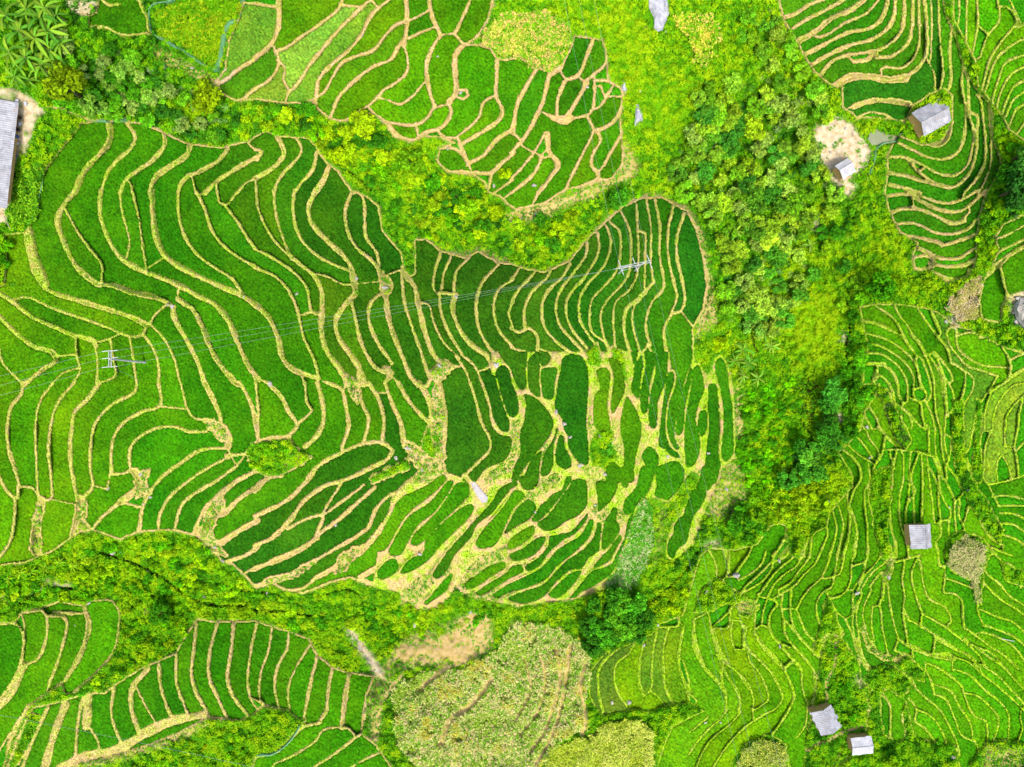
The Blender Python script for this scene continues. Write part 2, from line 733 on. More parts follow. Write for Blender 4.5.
HILLS = {   # outline of each terraced slope
'A': P("81,123 107,121 130,122 142,124 160,131 175,138 190,144 207,146 222,148 235,144 250,141 256,136 266,131 278,136 294,137 308,138 316,146 321,156 328,164 338,171 346,184 352,191 366,196 378,206 383,232 401,252 404,270 410,276 415,274 415,240 426,239 441,251 466,258 478,251 496,262 512,264 527,269 544,272 569,261 587,239 612,216 622,207 642,198 662,197 687,211 696,229 703,256 707,285 703,310 693,327 693,345 694,362 700,364 706,377 712,372 716,357 722,355 729,368 732,384 734,412 735,458 725,464 720,470 717,484 704,512 692,545 674,561 666,557 668,538 672,528 682,512 690,497 686,484 668,501 655,497 642,498 636,508 625,545 612,575 605,588 592,593 575,598 545,602 520,606 500,602 480,598 462,592 455,584 448,597 435,607 418,609 411,600 395,590 380,588 365,583 350,577 330,582 316,588 303,593 287,590 273,583 256,588 246,576 232,563 222,561 207,545 195,535 175,530 157,530 137,532 120,539 92,529 75,535 50,552 25,562 -8,566 -8,288 4,285 7,262 5,235 24,232 30,225 36,205 37,185 47,167 60,150 75,132"),
'B1': P("100,-6 97,12 88,17 89,26 105,28 122,36 149,33 148,18 142,8 140,-6"),
'B': P("247,-6 237,22 229,40 225,70 216,82 222,93 235,101 256,99 286,103 306,103 316,107 330,119 345,121 352,119 368,113 380,117 388,127 395,137 411,141 425,136 440,137 455,143 440,148 437,160 446,171 460,173 474,175 485,182 488,192 500,196 508,204 516,209 530,206 545,203 556,195 567,189 575,188 598,182 612,178 623,163 622,140 620,118 622,100 624,90 608,80 606,50 602,40 592,38 575,36 570,50 562,65 550,73 535,66 520,58 505,60 496,58 491,49 480,45 467,44 478,36 487,20 494,3 494,-6"),
'C': P("778,-6 784,20 798,43 806,58 815,72 828,83 842,88 843,108 852,112 857,119 866,117 880,118 905,121 913,106 930,94 944,88 952,95 953,122 941,143 922,145 900,136 893,144 887,156 888,172 885,192 888,207 900,232 918,243 912,258 914,270 931,270 948,282 968,276 976,262 977,240 979,218 985,195 998,175 1001,160 993,140 992,107 975,88 964,66 953,28 945,12 942,-6"),
'D': P("953,-6 954,20 966,42 975,60 978,85 990,100 1000,112 1010,130 1032,145 1032,-6"),
'D2': P("1032,210 1003,224 995,238 999,250 991,268 984,280 979,300 982,319 1000,322 1004,305 1010,298 1032,290"),
'E': P("860,307 875,304 900,304 925,308 938,312 955,326 980,332 1005,343 1032,352 1032,775 810,775 765,775 655,775 664,745 672,727 690,717 704,711 690,703 668,705 650,712 634,709 621,712 603,716 596,708 589,695 590,672 604,654 630,644 652,634 660,624 683,615 690,590 700,556 710,548 735,550 757,544 770,526 778,523 800,530 806,546 815,532 826,527 830,512 842,498 853,486 852,474 838,452 846,445 860,430 865,411 876,395 880,384 863,384 864,366 868,345 863,325"),
'F': P("-6,624 15,622 22,612 42,608 60,601 72,604 85,606 92,600 112,600 120,612 118,640 109,660 75,692 65,694 62,682 48,692 30,705 12,740 2,772 -6,772"),
'G': P("4,775 18,735 33,708 60,702 75,697 85,694 105,693 113,686 140,669 175,654 187,634 197,619 215,622 232,621 256,621 273,627 290,632 309,639 316,654 333,668 351,673 374,676 366,695 361,734 376,745 396,775 250,775 256,758 278,752 300,729 306,720 297,718 288,710 262,706 254,714 240,720 225,720 207,718 180,732 150,744 120,754 80,762 60,775"),
}
# ground that is not rice inside those outlines: scrub banks, hedges, yards, crops
WILD = [P(s) for s in (
"426,427 443,421 444,456 429,464 417,458",                      # grassy bank in the middle
"368,478 408,458 412,468 372,484", "250,443 288,438 300,450 313,457 305,463 286,473 278,477 262,476 250,466 246,452",
"585,352 597,343 602,360 600,368 588,364", "612,346 624,352 628,380 617,384 610,366",
"590,430 612,428 622,452 612,470 596,474 588,454",
"690,470 704,470 712,462 718,470 700,505 686,505 670,502",
"872,384 886,388 912,440 906,450 896,440 884,405",              # dark hedge on the right slope
"953,400 963,400 964,440 968,470 990,505 1004,530 1000,545 985,528 966,500 956,470 951,430",
"872,470 891,466 892,490 888,530 892,555 884,562 874,530 870,500",
"950,535 962,530 985,540 992,552 984,570 982,605 976,600 972,580 950,570 944,556",
"976,398 983,404 980,448 984,474 980,484 972,480 974,440",
"733,760 745,745 770,733 786,745 790,775 733,775",
"804,775 806,740 812,712 816,690 820,660 826,640 832,632 843,640 858,660 862,680 872,690 868,700 868,730 862,745 830,775",
"858,683 872,668 884,664 905,672 912,684 902,700 890,690 884,690 880,700 884,735 900,742 905,738 902,712 906,700 914,735 930,742 955,745 962,775 830,775 845,742 866,735 870,705",
"828,595 836,612 842,640 832,645 828,632 822,640 820,655 814,655 818,630",
"700,590 716,575 735,590 760,604 752,612 726,604 712,612 694,612",
"740,605 756,600 758,610 748,618 738,615",
"958,322 982,326 1006,334 1032,336 1032,354 1006,348 980,336",
"965,772 985,742 1010,740 1032,745 1032,775",
"888,662 908,656 925,672 925,682 905,676",
"1000,560 1032,575 1032,590 1005,580",
"788,522 800,528 806,540 800,560 790,556 786,540",
"30,712 42,716 30,745 14,770 6,770",
)]
PLOTS = """@490,350
40,-20 220,-20 222,30 215,120 215,225 185,240 150,190 120,110 70,50
35,130 75,90 105,105 130,190 165,290 170,370 150,400 120,400 80,310 50,200
230,60 265,20 290,-20 300,100 295,180 300,280 240,245 225,150
300,15 345,10 365,45 350,85 310,95
310,115 400,110 390,190 375,290 325,290 305,200
445,40 500,22 560,45 585,110 590,250 580,420 585,690 540,680 490,620 465,560 470,520 450,490 430,410 390,360 395,260 415,150
640,120 690,105 720,130 715,220 705,340 720,430 720,480 680,490 635,470 620,380 630,270 660,230
710,50 760,50 790,110 810,230 780,310 735,380 725,330 740,200 735,120
820,280 860,330 905,430 905,520 880,620 865,720 860,790 800,790 805,640 800,560 780,480 795,360
205,265 260,280 320,330 380,420 370,490 320,570 240,660 180,750 160,790 130,790 150,690 180,620 180,500 205,420 215,330
310,605 305,660 295,730 290,790 190,790 220,720 260,640
400,460 410,470 385,570 380,690 340,755 305,750 320,640 350,580 385,520
420,510 445,520 450,580 490,660 490,690 455,715 395,680 395,590
-40,60 0,140 25,150 60,270 100,390 115,420 110,490 70,485 30,430 0,340 -40,225
-40,400 -5,420 30,480 70,510 125,520 125,600 80,670 0,695 -40,715
840,-20 880,-20 880,60 870,100 850,40
870,90 910,30 920,60 905,180 890,290 845,240 860,170
930,-20 970,-20 990,60 960,200 940,370 915,380 900,300 910,200 930,100
705,690 740,670 775,710 780,790 700,790
955,575 1005,620 1010,680 980,760 975,790 900,790 930,690 910,640
@600,350
335,-20 400,-20 405,100 395,190 350,300 345,400 330,470 300,460 290,400 300,260 332,140
410,130 440,130 445,180 410,300 395,400 400,520 430,590 470,620 480,645 440,640 380,590 355,580 355,500 370,380 385,270
425,-20 560,-20 550,70 520,150 490,260 470,380 450,460 455,540 480,590 460,600 420,540 402,460 410,330 450,210 455,140 430,100
540,100 555,110 530,250 510,360 495,490 470,515 455,500 470,360 490,260 520,170
562,110 590,90 620,170 625,240 590,330 575,420 590,490 600,560 590,640 550,700 520,700 510,620 505,500 520,350 550,200
600,370 635,360 645,420 635,490 610,520 587,470 590,400
700,60 725,45 760,100 775,230 795,350 800,500 800,620 750,670 730,630 740,480 740,360 720,230 690,120
655,210 690,200 710,280 715,370 720,480 710,600 725,690 720,790 630,790 635,640 645,540 655,440 645,340 650,270
370,700 430,668 480,672 495,760 490,790 360,790
@570,470
520,-20 680,-20 680,60 640,130 590,185 510,160 520,90
800,-20 890,-20 870,60 830,120 760,110 775,70
740,120 815,130 790,210 740,280 720,350 700,430 650,470 620,530 595,520 585,440 620,380 630,310 680,270 700,190
430,-20 500,-20 490,80 430,190 350,270 320,250 330,180 390,110 410,40
310,-20 360,-20 355,60 340,110 310,90
155,75 215,65 230,20 240,-20 300,-20 290,80 260,160 170,250 165,200 160,130
260,220 285,230 280,300 300,350 250,440 200,480 190,440 205,320 240,260
300,390 312,400 262,500 240,540 140,590 170,540 230,480 270,420
400,220 412,250 382,400 310,540 250,620 150,690 60,740 20,790 -10,790 60,690 130,610 250,560 280,500 330,400 350,300
@440,480
585,-20 590,20 555,55 510,60 480,20 475,-20
480,60 510,90 440,170 400,260 360,350 320,395 240,410 215,390 250,310 330,220 400,130 440,65
470,30 440,40 380,110 310,200 220,270 190,340 90,450 50,530 10,580 -35,590 -45,560 -20,520 50,420 130,330 230,220 310,130 350,60 410,20 465,10
530,115 580,160 540,230 470,270 400,315 385,320 420,240 460,170
680,80 730,60 760,-20 790,-20 760,50 700,130 640,200 580,250 550,240 590,170 640,120
800,0 870,0 885,60 880,150 830,210 750,250 680,300 620,300 580,265 640,220 700,140 760,60
850,240 885,200 880,240 810,320 740,360 650,440 590,520 520,545 510,520 580,470 650,390 660,340 780,310
900,235 920,240 900,330 810,430 700,520 640,590 540,640 400,680 340,710 315,690 380,640 520,575 620,510 700,420 840,330
950,250 970,260 960,350 955,420 890,470 850,530 780,540 700,610 620,700 500,740 410,710 520,660 610,630 690,550 760,480 850,420 920,340
850,545 820,600 740,690 700,710 650,690 720,610 800,550
560,275 570,310 510,370 430,415 405,410 410,370 450,330
600,345 635,340 630,370 560,450 490,480 430,480 415,450 490,410 560,360
390,490 395,520 320,570 220,640 160,655 145,630 220,570 310,510
490,510 500,545 420,590 340,640 240,690 215,680 290,620 390,560 440,515
75,555 60,620 30,670 -10,700 -90,750 -100,740 -60,700 -20,650 20,600
100,20 160,20 180,70 100,170 20,240 -60,330 -130,390 -175,385 -160,330 -90,260 -20,190 50,90
190,145 205,160 170,230 90,310 0,400 -70,480 -160,540 -240,560 -190,480 -100,430 -90,370 -20,290 60,220 120,170
@380,470
380,25 400,50 330,130 170,260 90,380 40,470 -10,490 -40,400 30,330 120,170 200,130 300,80
410,65 440,70 330,250 230,330 170,430 120,510 60,510 50,490 100,390 170,280 300,190
90,530 110,560 100,610 0,655 -20,620 50,540"""
PLOTZONE = P("492,352 492,470 480,480 470,486 458,476 440,470 420,478 398,490 386,518 378,552 370,600 470,620 640,620 690,580 740,470 740,352")
BANKS = [P(s) for s in (
"456,588 464,570 478,557 494,549 507,545 513,555 506,566 494,573 480,582 468,592",
"523,503 527,490 540,478 556,470 563,476 556,488 542,496 532,505",
"511,418 521,420 523,440 520,456 510,470 492,485 483,484 484,478 499,463 507,447",
"398,606 404,588 416,578 440,565 454,563 452,572 440,578 424,594 416,606",
"196,536 203,520 212,500 222,496 225,506 216,520 214,534 222,548 226,556 212,552",
"407,440 417,446 430,458 444,462 446,480 430,484 410,482 418,470 408,458",
"432,384 438,384 445,412 446,455 441,470 436,460 430,420",
"338,556 352,548 364,546 356,556 344,572 334,574", "373,572 390,558 398,552 396,562 384,574",
"136,480 142,470 150,468 147,480 150,492 136,500 134,492",
"204,422 214,420 226,426 230,440 222,442 212,432",
"36,504 44,504 40,532 44,548 36,556 30,550 32,530",
"76,500 88,500 86,522 92,530 74,534",
"584,418 592,414 596,430 588,446 584,440", "586,478 600,470 606,480 598,486", "588,508 596,500 606,504 612,518 604,530 598,520",
"618,504 626,512 622,532 616,522", "576,460 590,466 604,470 600,478 584,476",
"428,372 442,362 452,366 446,378 434,384", "380,276 390,276 392,290 386,300 380,290", "505,455 516,452 517,470 508,474",
"256,586 268,578 290,572 312,560 318,562 300,576 276,584", "462,592 480,588 500,590 512,586 516,594 500,602 480,600",
"540,446 546,440 551,452 545,470 541,462", "566,440 574,436 582,462 576,466", "612,440 622,444 628,458 618,454",
"864,624 870,640 880,652 892,656 905,655 900,662 884,662 868,650 860,630", "886,560 894,560 892,574 882,582 887,567", "745,600 757,604 752,614 740,612 736,606",
"345,372 352,376 362,400 358,404 348,392",
)]
# type of open ground: dirt, straw grass, lime grass, dark soil
GROUND = [
('dirt', P("-40,86 14,88 32,98 46,112 36,120 30,140 24,156 20,150 14,170 10,205 4,225 -40,225"),.9),
('dirt', P("815,126 838,116 850,122 866,142 872,150 866,165 856,176 842,190 828,176 822,160 812,146"),.95),
('dirt', P("845,175 858,185 850,198 838,192"),.8),
('straw', P("624,138 632,150 640,165 634,180 612,185 596,200 568,206 540,222 512,224 498,214 520,208 560,196 600,183 618,174"),.9),
('straw', P("545,272 572,258 590,236 612,214 624,203 642,194 664,193 690,207 702,228 708,255 712,285 718,300 716,325 700,335 694,345 698,322 704,290 700,258 690,224 670,204 640,204 620,216 600,236 580,262"),.85),
('straw', P("414,240 426,237 444,249 466,252 480,246 498,254 512,260 512,268 490,266 470,268 440,258"),.8),
('dirt', P("352,212 362,212 384,240 390,262 380,262 360,225"),.0),
('dirt', P("343,627 352,627 366,645 382,668 384,678 376,676 358,652"),.9),
('straw', P("378,676 386,658 400,640 440,638 470,612 490,608 494,650 460,668 420,668 396,672"),.75),
('earth', P("412,632 450,620 470,612 490,611 492,640 480,655 470,664 430,664 400,660 392,650"),.55),
('straw', P("366,690 378,672 396,674 386,700 378,745 370,742"),.7),
('straw', P("140,608 156,606 150,618"),.6),
('dirt', P("45,580 75,580 72,588 48,590 30,596"),.6), ('straw', P("-10,595 28,598 -10,604"),.6),
('straw', P("690,470 735,462 752,470 748,500 735,520 720,520 705,515 716,488"),.65),
('straw', P("735,385 742,385 745,440 738,446 734,420"),.8),
('straw', P("658,500 668,502 665,535 660,560 650,570 655,540"),.3),
('dirt', P("704,540 722,541 716,548 702,548"),.7),
('straw', P("60,747 90,757 120,752 150,744 180,730 205,717 210,725 180,742 150,752 110,764 70,768"),.8),
('straw', P("150,45 172,52 205,72 220,84 212,88 180,70 158,62"),.7), ('dirt', P("62,0 95,0 100,8 85,18 72,12"),.8),
('dirt', P("214,80 226,68 236,66 232,84 222,90"),.9),
('dark', P("798,388 806,374 818,382 828,395 820,405 812,425 800,425 798,405"),.9),
('dirt', P("832,412 840,412 844,420 838,424"),.9), ('dirt', P("842,330 850,336 846,345 838,340"),.7), ('dirt', P("812,220 820,218 822,232 814,234"),.7),
('dirt', P("700,128 706,138 706,150 698,160 694,150 700,140"),.6),
('dirt', P("948,315 962,320 958,330 948,326"),.8), ('straw', P("985,745 1024,750 1030,775 980,775"),.6),
('dirt', P("1010,296 1030,288 1030,330 1014,325 1010,310"),.8),
('dirt', P("640,318 0,0 0,0"),.0),
('dirt', P("850,668 862,678 866,690 858,690"),.6), ('straw', P("900,708 906,735 900,740 897,715"),.7),
('lime', P("792,300 830,285 842,300 848,330 830,370 800,372 790,340"),.8), ('lime', P("860,225 900,232 912,262 900,290 880,285 868,260"),.8),
('lime', P("560,0 640,0 660,60 700,120 690,150 640,130 620,80 590,40"),.6),
('lime', P("780,500 800,475 835,468 846,475 832,505 805,530 780,525"),.9),
]
MAIZE = [   # name, label, outline, colours, spacing px, leaf size m, height m
('maize_crop','pale yellow ripening maize patch at the top end of the middle terraces', P("478,42 492,20 505,12 520,15 540,10 570,22 570,42 560,62 550,70 536,66 518,56 500,58 494,48 480,44"),[(226,212,100),(176,200,50),(110,178,25),(222,196,105),(140,195,25),(120,185,30)],1.3,.5,1.4),
('maize_crop','yellow dry maize patch on the bright scrub slope right of the pale rock', P("676,14 690,12 712,16 720,30 718,50 706,68 694,62 690,40 676,26"),[(228,215,80),(160,205,30),(110,180,20),(226,205,100)],1.4,.5,1.3),
('maize_crop','bleached maize stubble patch beside the fallow slope at the right edge', P("948,300 955,292 975,275 982,273 980,300 981,318 962,322 950,312"),[(226,208,160),(214,190,130),(190,190,90)],1.1,.4,.6),
('maize_crop','dull pale green maize patch below the roof among the right terraces', P("952,545 965,535 985,545 988,556 980,575 981,605 975,600 972,582 950,570"),[(190,190,110),(160,180,80),(205,195,130)],1.2,.4,1.2),
('maize_crop','yellow green maize patch at the lower edge left of the two small roofs', P("735,767 746,748 768,737 784,746 788,770 735,770"),[(200,205,80),(150,180,50),(180,190,90)],1.2,.45,1.4),
('maize_crop','large pale maize garden on the curved dry terraces at the bottom', P("392,690 420,672 460,670 500,650 512,620 560,630 588,645 590,668 584,700 588,730 560,740 540,770 420,770 396,745"),[(165,200,60),(215,215,125),(125,185,40),(228,212,140),(190,215,95),(205,195,70)],1.45,.5,1.4),
('maize_crop','dense yellow green crop block at the bottom edge beside the pale garden', P("548,752 590,735 612,722 640,722 654,735 652,770 545,770"),[(196,212,60),(165,195,45),(215,222,95)],1.15,.5,1.5),
('squash_crop','pale blotched squash vines on the bank below the right lobe of the big slope', P("640,500 652,502 655,540 648,565 630,590 615,595 606,586 625,548"),[(150,200,90),(95,180,45),(200,215,140),(110,190,40),(80,170,40)],1.3,.5,.4),
('vegetable_crop','yellow leafy vegetables inside the teal netted plot at the top', P("154,12 165,6 182,0 244,0 238,20 228,36 222,68 206,64 182,44 160,36"),[(150,205,15),(185,215,30),(105,185,15),(130,200,15)],1.4,.5,.6),
('vegetable_crop','broad leaved green vegetable rows below the long grey roof at the left edge', P("20,168 42,166 44,180 38,210 32,224 20,224 6,214 10,190"),[(118,192,22),(150,212,35),(78,150,20)],1.9,.75,.9),
]
ROWS = [(2.6,[(48,107),(62,109),(76,115),(88,119),(108,121),(130,122),(143,124),(162,132),(176,139),(190,144),(207,147),(222,149),(236,144)]),(5,[(418,690),(440,672),(462,660)]),(4,[(556,650),(560,680),(552,710),(545,730),(530,750)]),(4,[(570,645),(562,700),(552,735),(535,765)]),
        (3,[(540,655),(545,680),(538,710),(520,735)]),(3,[(525,660),(530,690),(515,720)]),(4,[(585,662),(580,690),(586,715),(582,735)]),
        (4,[(402,675),(386,695),(379,715),(376,740)]),(4,[(360,690),(364,705),(360,735)]),(2.6,[(836,636),(835,666),(827,682),(827,700)]),(3,[(804,753),(818,744),(828,741),(843,732),(862,727)]),(6,[(440,745),(450,720),(470,705),(490,680)])]
STREAM_GAPS = [(2.6,[(96,552),(112,556),(140,566),(165,579),(190,598),(215,605),(240,606),(256,610),(290,612),(312,616)]),(2.2,[(230,588),(250,592),(268,593),(284,598)]),(2.4,[(326,594),(345,589),(357,593),(363,606),(367,620)]),(2.0,[(20,602),(45,590),(75,588)]),(2.2,[(700,548),(684,572),(668,588),(650,604),(636,614),(622,606)]),(2.6,[(738,285),(744,305),(750,330),(757,352)]),(2.4,[(846,300),(850,325),(846,352),(852,380),(846,404)]),(2.0,[(760,95),(752,120),(756,150),(748,180)]),(2.2,[(330,150),(350,172),(372,190)]),(2.0,[(800,420),(812,440),(790,470),(784,486)]),(2.0,[(430,175),(446,190),(470,198)])]
FOREST = [  # zone, outline, kinds+weights, radius range px, spacing px, colours
('ravine at the top left', P("62,34 85,42 110,48 150,62 195,88 228,104 226,138 190,136 140,118 85,110 45,98 60,60"),'t',(3.2,6.5),6.0,[(40,130,20),(70,160,30),(110,180,80),(50,140,40),(130,180,110),(80,175,30),(95,185,40)]),
('ravine between the two upper slopes', P("228,104 256,104 310,110 345,128 385,140 420,150 445,178 488,200 512,222 560,215 600,195 612,205 575,250 540,264 505,250 478,240 440,240 408,225 388,210 372,196 345,175 322,150 300,132 262,126 236,136"),'ts',(3.5,7.0),7.4,[(90,175,10),(60,160,20),(130,195,20),(40,140,25),(160,205,20),(190,200,10)]),
('main valley', P("690,90 735,80 765,88 790,112 812,130 818,150 830,172 842,196 835,215 812,216 800,235 775,240 760,250 745,290 742,330 725,325 722,290 718,262 712,236 706,210 690,196 668,180 680,150 700,130"),'tt',(4,8.5),8.0,[(85,165,50),(115,185,60),(130,195,50),(60,145,50),(135,185,95),(140,200,60),(100,180,40)]),
('main valley', P("742,20 775,6 800,60 812,85 826,98 838,118 815,122 800,112 770,86 752,70"),'ts',(4,8),8.5,[(115,190,40),(135,200,40),(90,175,40),(140,190,75)]),
('main valley', P("745,290 760,250 790,248 815,270 800,290 780,330 748,336"),'t',(4.5,8.5),8.5,[(105,180,80),(75,165,50),(130,190,75),(140,195,75)]),
('valley foot of the right slope', P("822,180 846,200 860,205 850,230 845,260 862,285 862,300 846,310 838,280 826,250 818,225"),'ts',(3.5,7.5),8,[(45,140,25),(85,170,20),(120,190,30),(40,120,30)]),
('valley foot of the right slope', P("846,310 860,318 862,345 862,384 872,392 862,410 846,440 832,420 846,400 842,375 850,350"),'ts',(3.5,6.5),7.5,[(30,140,15),(50,160,20),(80,180,20)]),
('dark grove in the lower valley', P("826,384 846,380 848,410 840,440 846,455 838,470 800,478 785,488 782,470 796,450 812,430 820,405"),'t',(4.5,8),8,[(50,140,40),(65,155,50),(85,170,55)]),
('lower valley thicket', P("736,392 760,384 790,382 802,400 800,428 812,435 800,455 784,470 778,485 760,500 745,490 740,450 742,420"),'ss',(3.5,6),6.2,[(90,195,5),(70,180,8),(110,205,8),(50,160,15)]),
('lime thicket by the valley mouth', P("782,492 800,478 836,467 846,474 838,492 826,510 800,522 780,540 768,525 772,505"),'ss',(3.2,6),6.5,[(165,210,8),(150,205,10),(180,215,15),(130,195,20)]),
('lower valley thicket', P("740,500 765,505 768,525 750,542 722,548 716,535 735,522"),'ts',(4,7),8,[(30,140,20),(60,160,20),(110,190,20)]),
('bottom ravine', P("95,548 137,540 200,545 222,568 256,592 300,598 345,585 390,596 410,608 450,606 480,604 512,610 560,606 585,612 580,622 540,614 500,616 478,622 440,630 400,636 385,660 362,640 345,625 300,630 262,618 230,616 196,614 160,604 110,594 60,596 20,600 -10,604 -10,572 40,568 75,548"),'ss',(3.4,6.2),7.4,[(110,190,8),(85,180,10),(140,205,10),(60,160,15),(170,210,20)]),
('dark grove under the big slope', P("592,598 625,592 645,612 650,626 628,645 600,655 588,640 586,618"),'t',(5,9),8.5,[(62,155,35),(85,172,40),(50,145,35)]),
('grove beside the small terraces', P("648,600 668,590 686,560 692,592 680,612 655,622"),'ss',(3,5.5),6.5,[(150,205,8),(120,195,12)]),
('valley mouth', P("670,572 690,548 705,520 712,530 700,552 690,575"),'ts',(3.5,6),7,[(30,130,20),(80,175,20)]),
('scrub bank at the lower left', P("122,604 160,606 186,620 186,640 175,652 140,666 112,684 85,692 64,694 76,690 110,660 120,640"),'s',(2.8,6),7.5,[(130,200,10),(90,180,10),(150,205,15),(40,150,15)]),
('hedge between the top right slopes', P("956,34 968,44 976,62 979,88 992,100 1000,140 1003,160 996,176 986,196 980,225 978,250 980,268 966,280 976,290 992,268 996,250 994,236 1004,220 1000,190 1010,160 1012,140 1000,116 990,95 980,80 974,50"),'ts',(3.2,6.2),7,[(120,205,8),(140,215,10),(80,180,15)]),
('trees at the right edge', P("1002,160 1030,150 1030,212 1004,222 998,200"),'t',(7,11),11,[(45,125,45),(65,145,60)]),
('hedge on the right slope', P("955,404 963,404 962,440 966,470 990,505 1002,530 998,540 985,528 966,500 957,470 953,430"),'s',(2.6,4.6),5.6,[(60,160,15),(90,180,20),(45,140,20)]),
('dark hedge on the right slope', P("876,386 884,388 908,438 902,446 892,436 884,405"),'s',(2.8,4.2),5,[(60,100,35),(80,110,50),(45,100,30)]),
('grass strip on the right slope', P("874,474 889,470 890,500 887,530 890,552 884,558 876,530 872,500"),'s',(2.4,4.2),6,[(120,205,8),(100,195,8)]),
('scrub around the lower roofs', P("830,650 842,645 856,662 866,690 864,715 852,722 848,700 838,700"),'s',(3,5.5),7,[(70,175,8),(110,195,10)]),
('scrub around the lower roofs', P("862,752 905,742 960,748 955,770 845,772"),'ts',(3,5.5),7.5,[(80,180,12),(50,140,15),(120,195,15)]),
('scrub around the lower roofs', P("808,758 822,745 842,742 838,770 806,770"),'s',(2.8,5),7,[(130,200,10),(60,160,15)]),
('scrub around the lower roofs', P("865,664 905,658 925,668 920,685 902,690 885,676 868,690"),'s',(2.8,5),7,[(130,205,10),(90,180,10)]),
('scrub at the bottom edge', P("130,772 150,755 190,738 225,728 250,735 240,772"),'ss',(3,6),8,[(110,195,8),(150,205,12),(40,140,15)]),
('bank beside the maize garden', P("640,705 668,702 700,700 706,708 690,714 668,726 660,745 655,725 632,716 600,722 592,715 610,708"),'ss',(2.8,5),6.5,[(60,165,12),(110,195,10)]),
('bright scrub slope at the top', P("612,44 650,36 672,30 690,70 700,110 690,130 660,150 640,140 628,100 625,70"),'s',(2.4,4.6),11,[(140,205,10),(110,195,10),(165,210,15)]),
('bright scrub slope at the top', P("715,10 745,16 752,70 735,78 700,80 695,66 718,60"),'s',(2.6,5),10,[(140,205,12),(110,190,15)]),
('bank at the top of the valley', P("628,180 660,176 690,196 706,210 700,222 690,204 664,190 640,192 622,200 606,212 612,200"),'s',(3,5.5),7.5,[(80,180,15),(110,195,12),(150,205,15)]),
('bank beside the right lobe', P("712,232 718,240 722,290 722,330 716,350 706,360 702,345 718,330 716,300"),'s',(2.8,5),8,[(130,200,10),(90,180,12)]),
('middle of the valley', P("800,240 815,232 830,258 838,290 846,330 838,370 800,372 790,345 800,300"),'s',(2.4,4.6),10,[(160,215,10),(130,205,8)]),
('banks below the upper right slope', P("862,212 884,196 892,232 912,250 908,268 925,284 945,290 940,306 900,300 868,300 862,285 868,262 860,240"),'s',(2.8,5),8.5,[(110,200,8),(80,180,12),(40,140,20)]),
('bank by the walled yard', P("46,116 72,128 62,146 48,160 36,170 24,165 34,145 40,128"),'s',(2.6,4.6),7.5,[(150,205,15),(110,190,15),(80,170,15)]),
('yard edge by the small white roof', P("806,124 820,118 816,140 824,170 836,190 850,196 866,176 876,160 884,176 884,196 862,208 846,202 820,180 806,150"),'s',(2.6,5),7.5,[(130,200,15),(90,175,20),(160,205,20)]),
('bank between pond and big roof', P("858,118 878,116 904,122 912,136 900,140 880,134 862,130"),'s',(2.2,3.6),5.5,[(130,205,10),(90,190,12)]),
]
SOLO = [ # x,y,r,kind,colour
(68,88,15,'t',(110,160,15)),(208,98,13,'t',(115,160,10)),(92,108,8,'t',(110,180,80)),(338,160,9,'t',(170,205,15)),(362,125,11,'t',(165,190,15)),(410,162,11,'t',(95,170,20)),
(505,172,6,'s',(150,205,10)),(268,448,7,'s',(90,175,8)),(256,462,6,'s',(120,190,8)),(282,448,6,'s',(80,165,8)),(606,448,6,'s',(40,160,30)),(604,458,4,'s',(60,175,30)),
(435,436,4.5,'s',(90,190,10)),(436,448,4.5,'s',(110,200,10)),(356,292,3.6,'s',(100,190,20)),(748,170,9,'t',(120,185,40)),(755,130,9,'t',(140,200,40)),(762,124,4,'s',(225,215,10)),(769,158,3,'s',(225,215,10)),
(720,344,8,'s',(180,205,5)),(832,394,10,'t',(55,160,55)),(838,388,8,'t',(70,175,65)),(880,288,11,'t',(60,150,15)),(160,612,9,'t',(25,130,15)),(870,345,4,'s',(60,170,15)),(620,200,9,'t',(60,150,30)),(560,228,8,'s',(150,205,10)),(470,210,8,'t',(110,190,20)),
(975,70,5,'s',(140,205,20)),(1016,190,13,'t',(20,105,40)),(1006,176,8,'t',(60,160,30)),(246,136,5,'s',(190,205,10)),(4,245,7,'s',(90,180,8)),(3,262,6,'s',(60,160,10)),(2,228,5,'s',(110,190,10)),(12,285,4,'s',(80,170,30)),
(930,118,0,'x',(0,0,0)),
]
BANANA = [(4,14,20),(22,6,19),(36,16,20),(48,28,19),(14,30,20),(30,36,20),(44,46,19),(6,48,19),(20,56,20),(36,64,18),(48,60,15),(10,74,15),(26,80,14),(56,42,16),(40,4,17),(54,12,15),
          (756,318,12),(766,332,11),(762,308,10),(744,350,12),(736,360,11),(750,364,12),(742,376,10),(758,378,10),(772,346,10),(730,245,10),(737,230,9),(728,258,9),(792,238,10),(810,246,9),(796,228,8),(782,492,6),(776,500,6),(771,508,5),(772,487,5),(788,503,4),
          (18,574,8),(30,572,8),(44,568,8),(58,562,8),(72,566,7),(6,580,7),(84,558,6)]
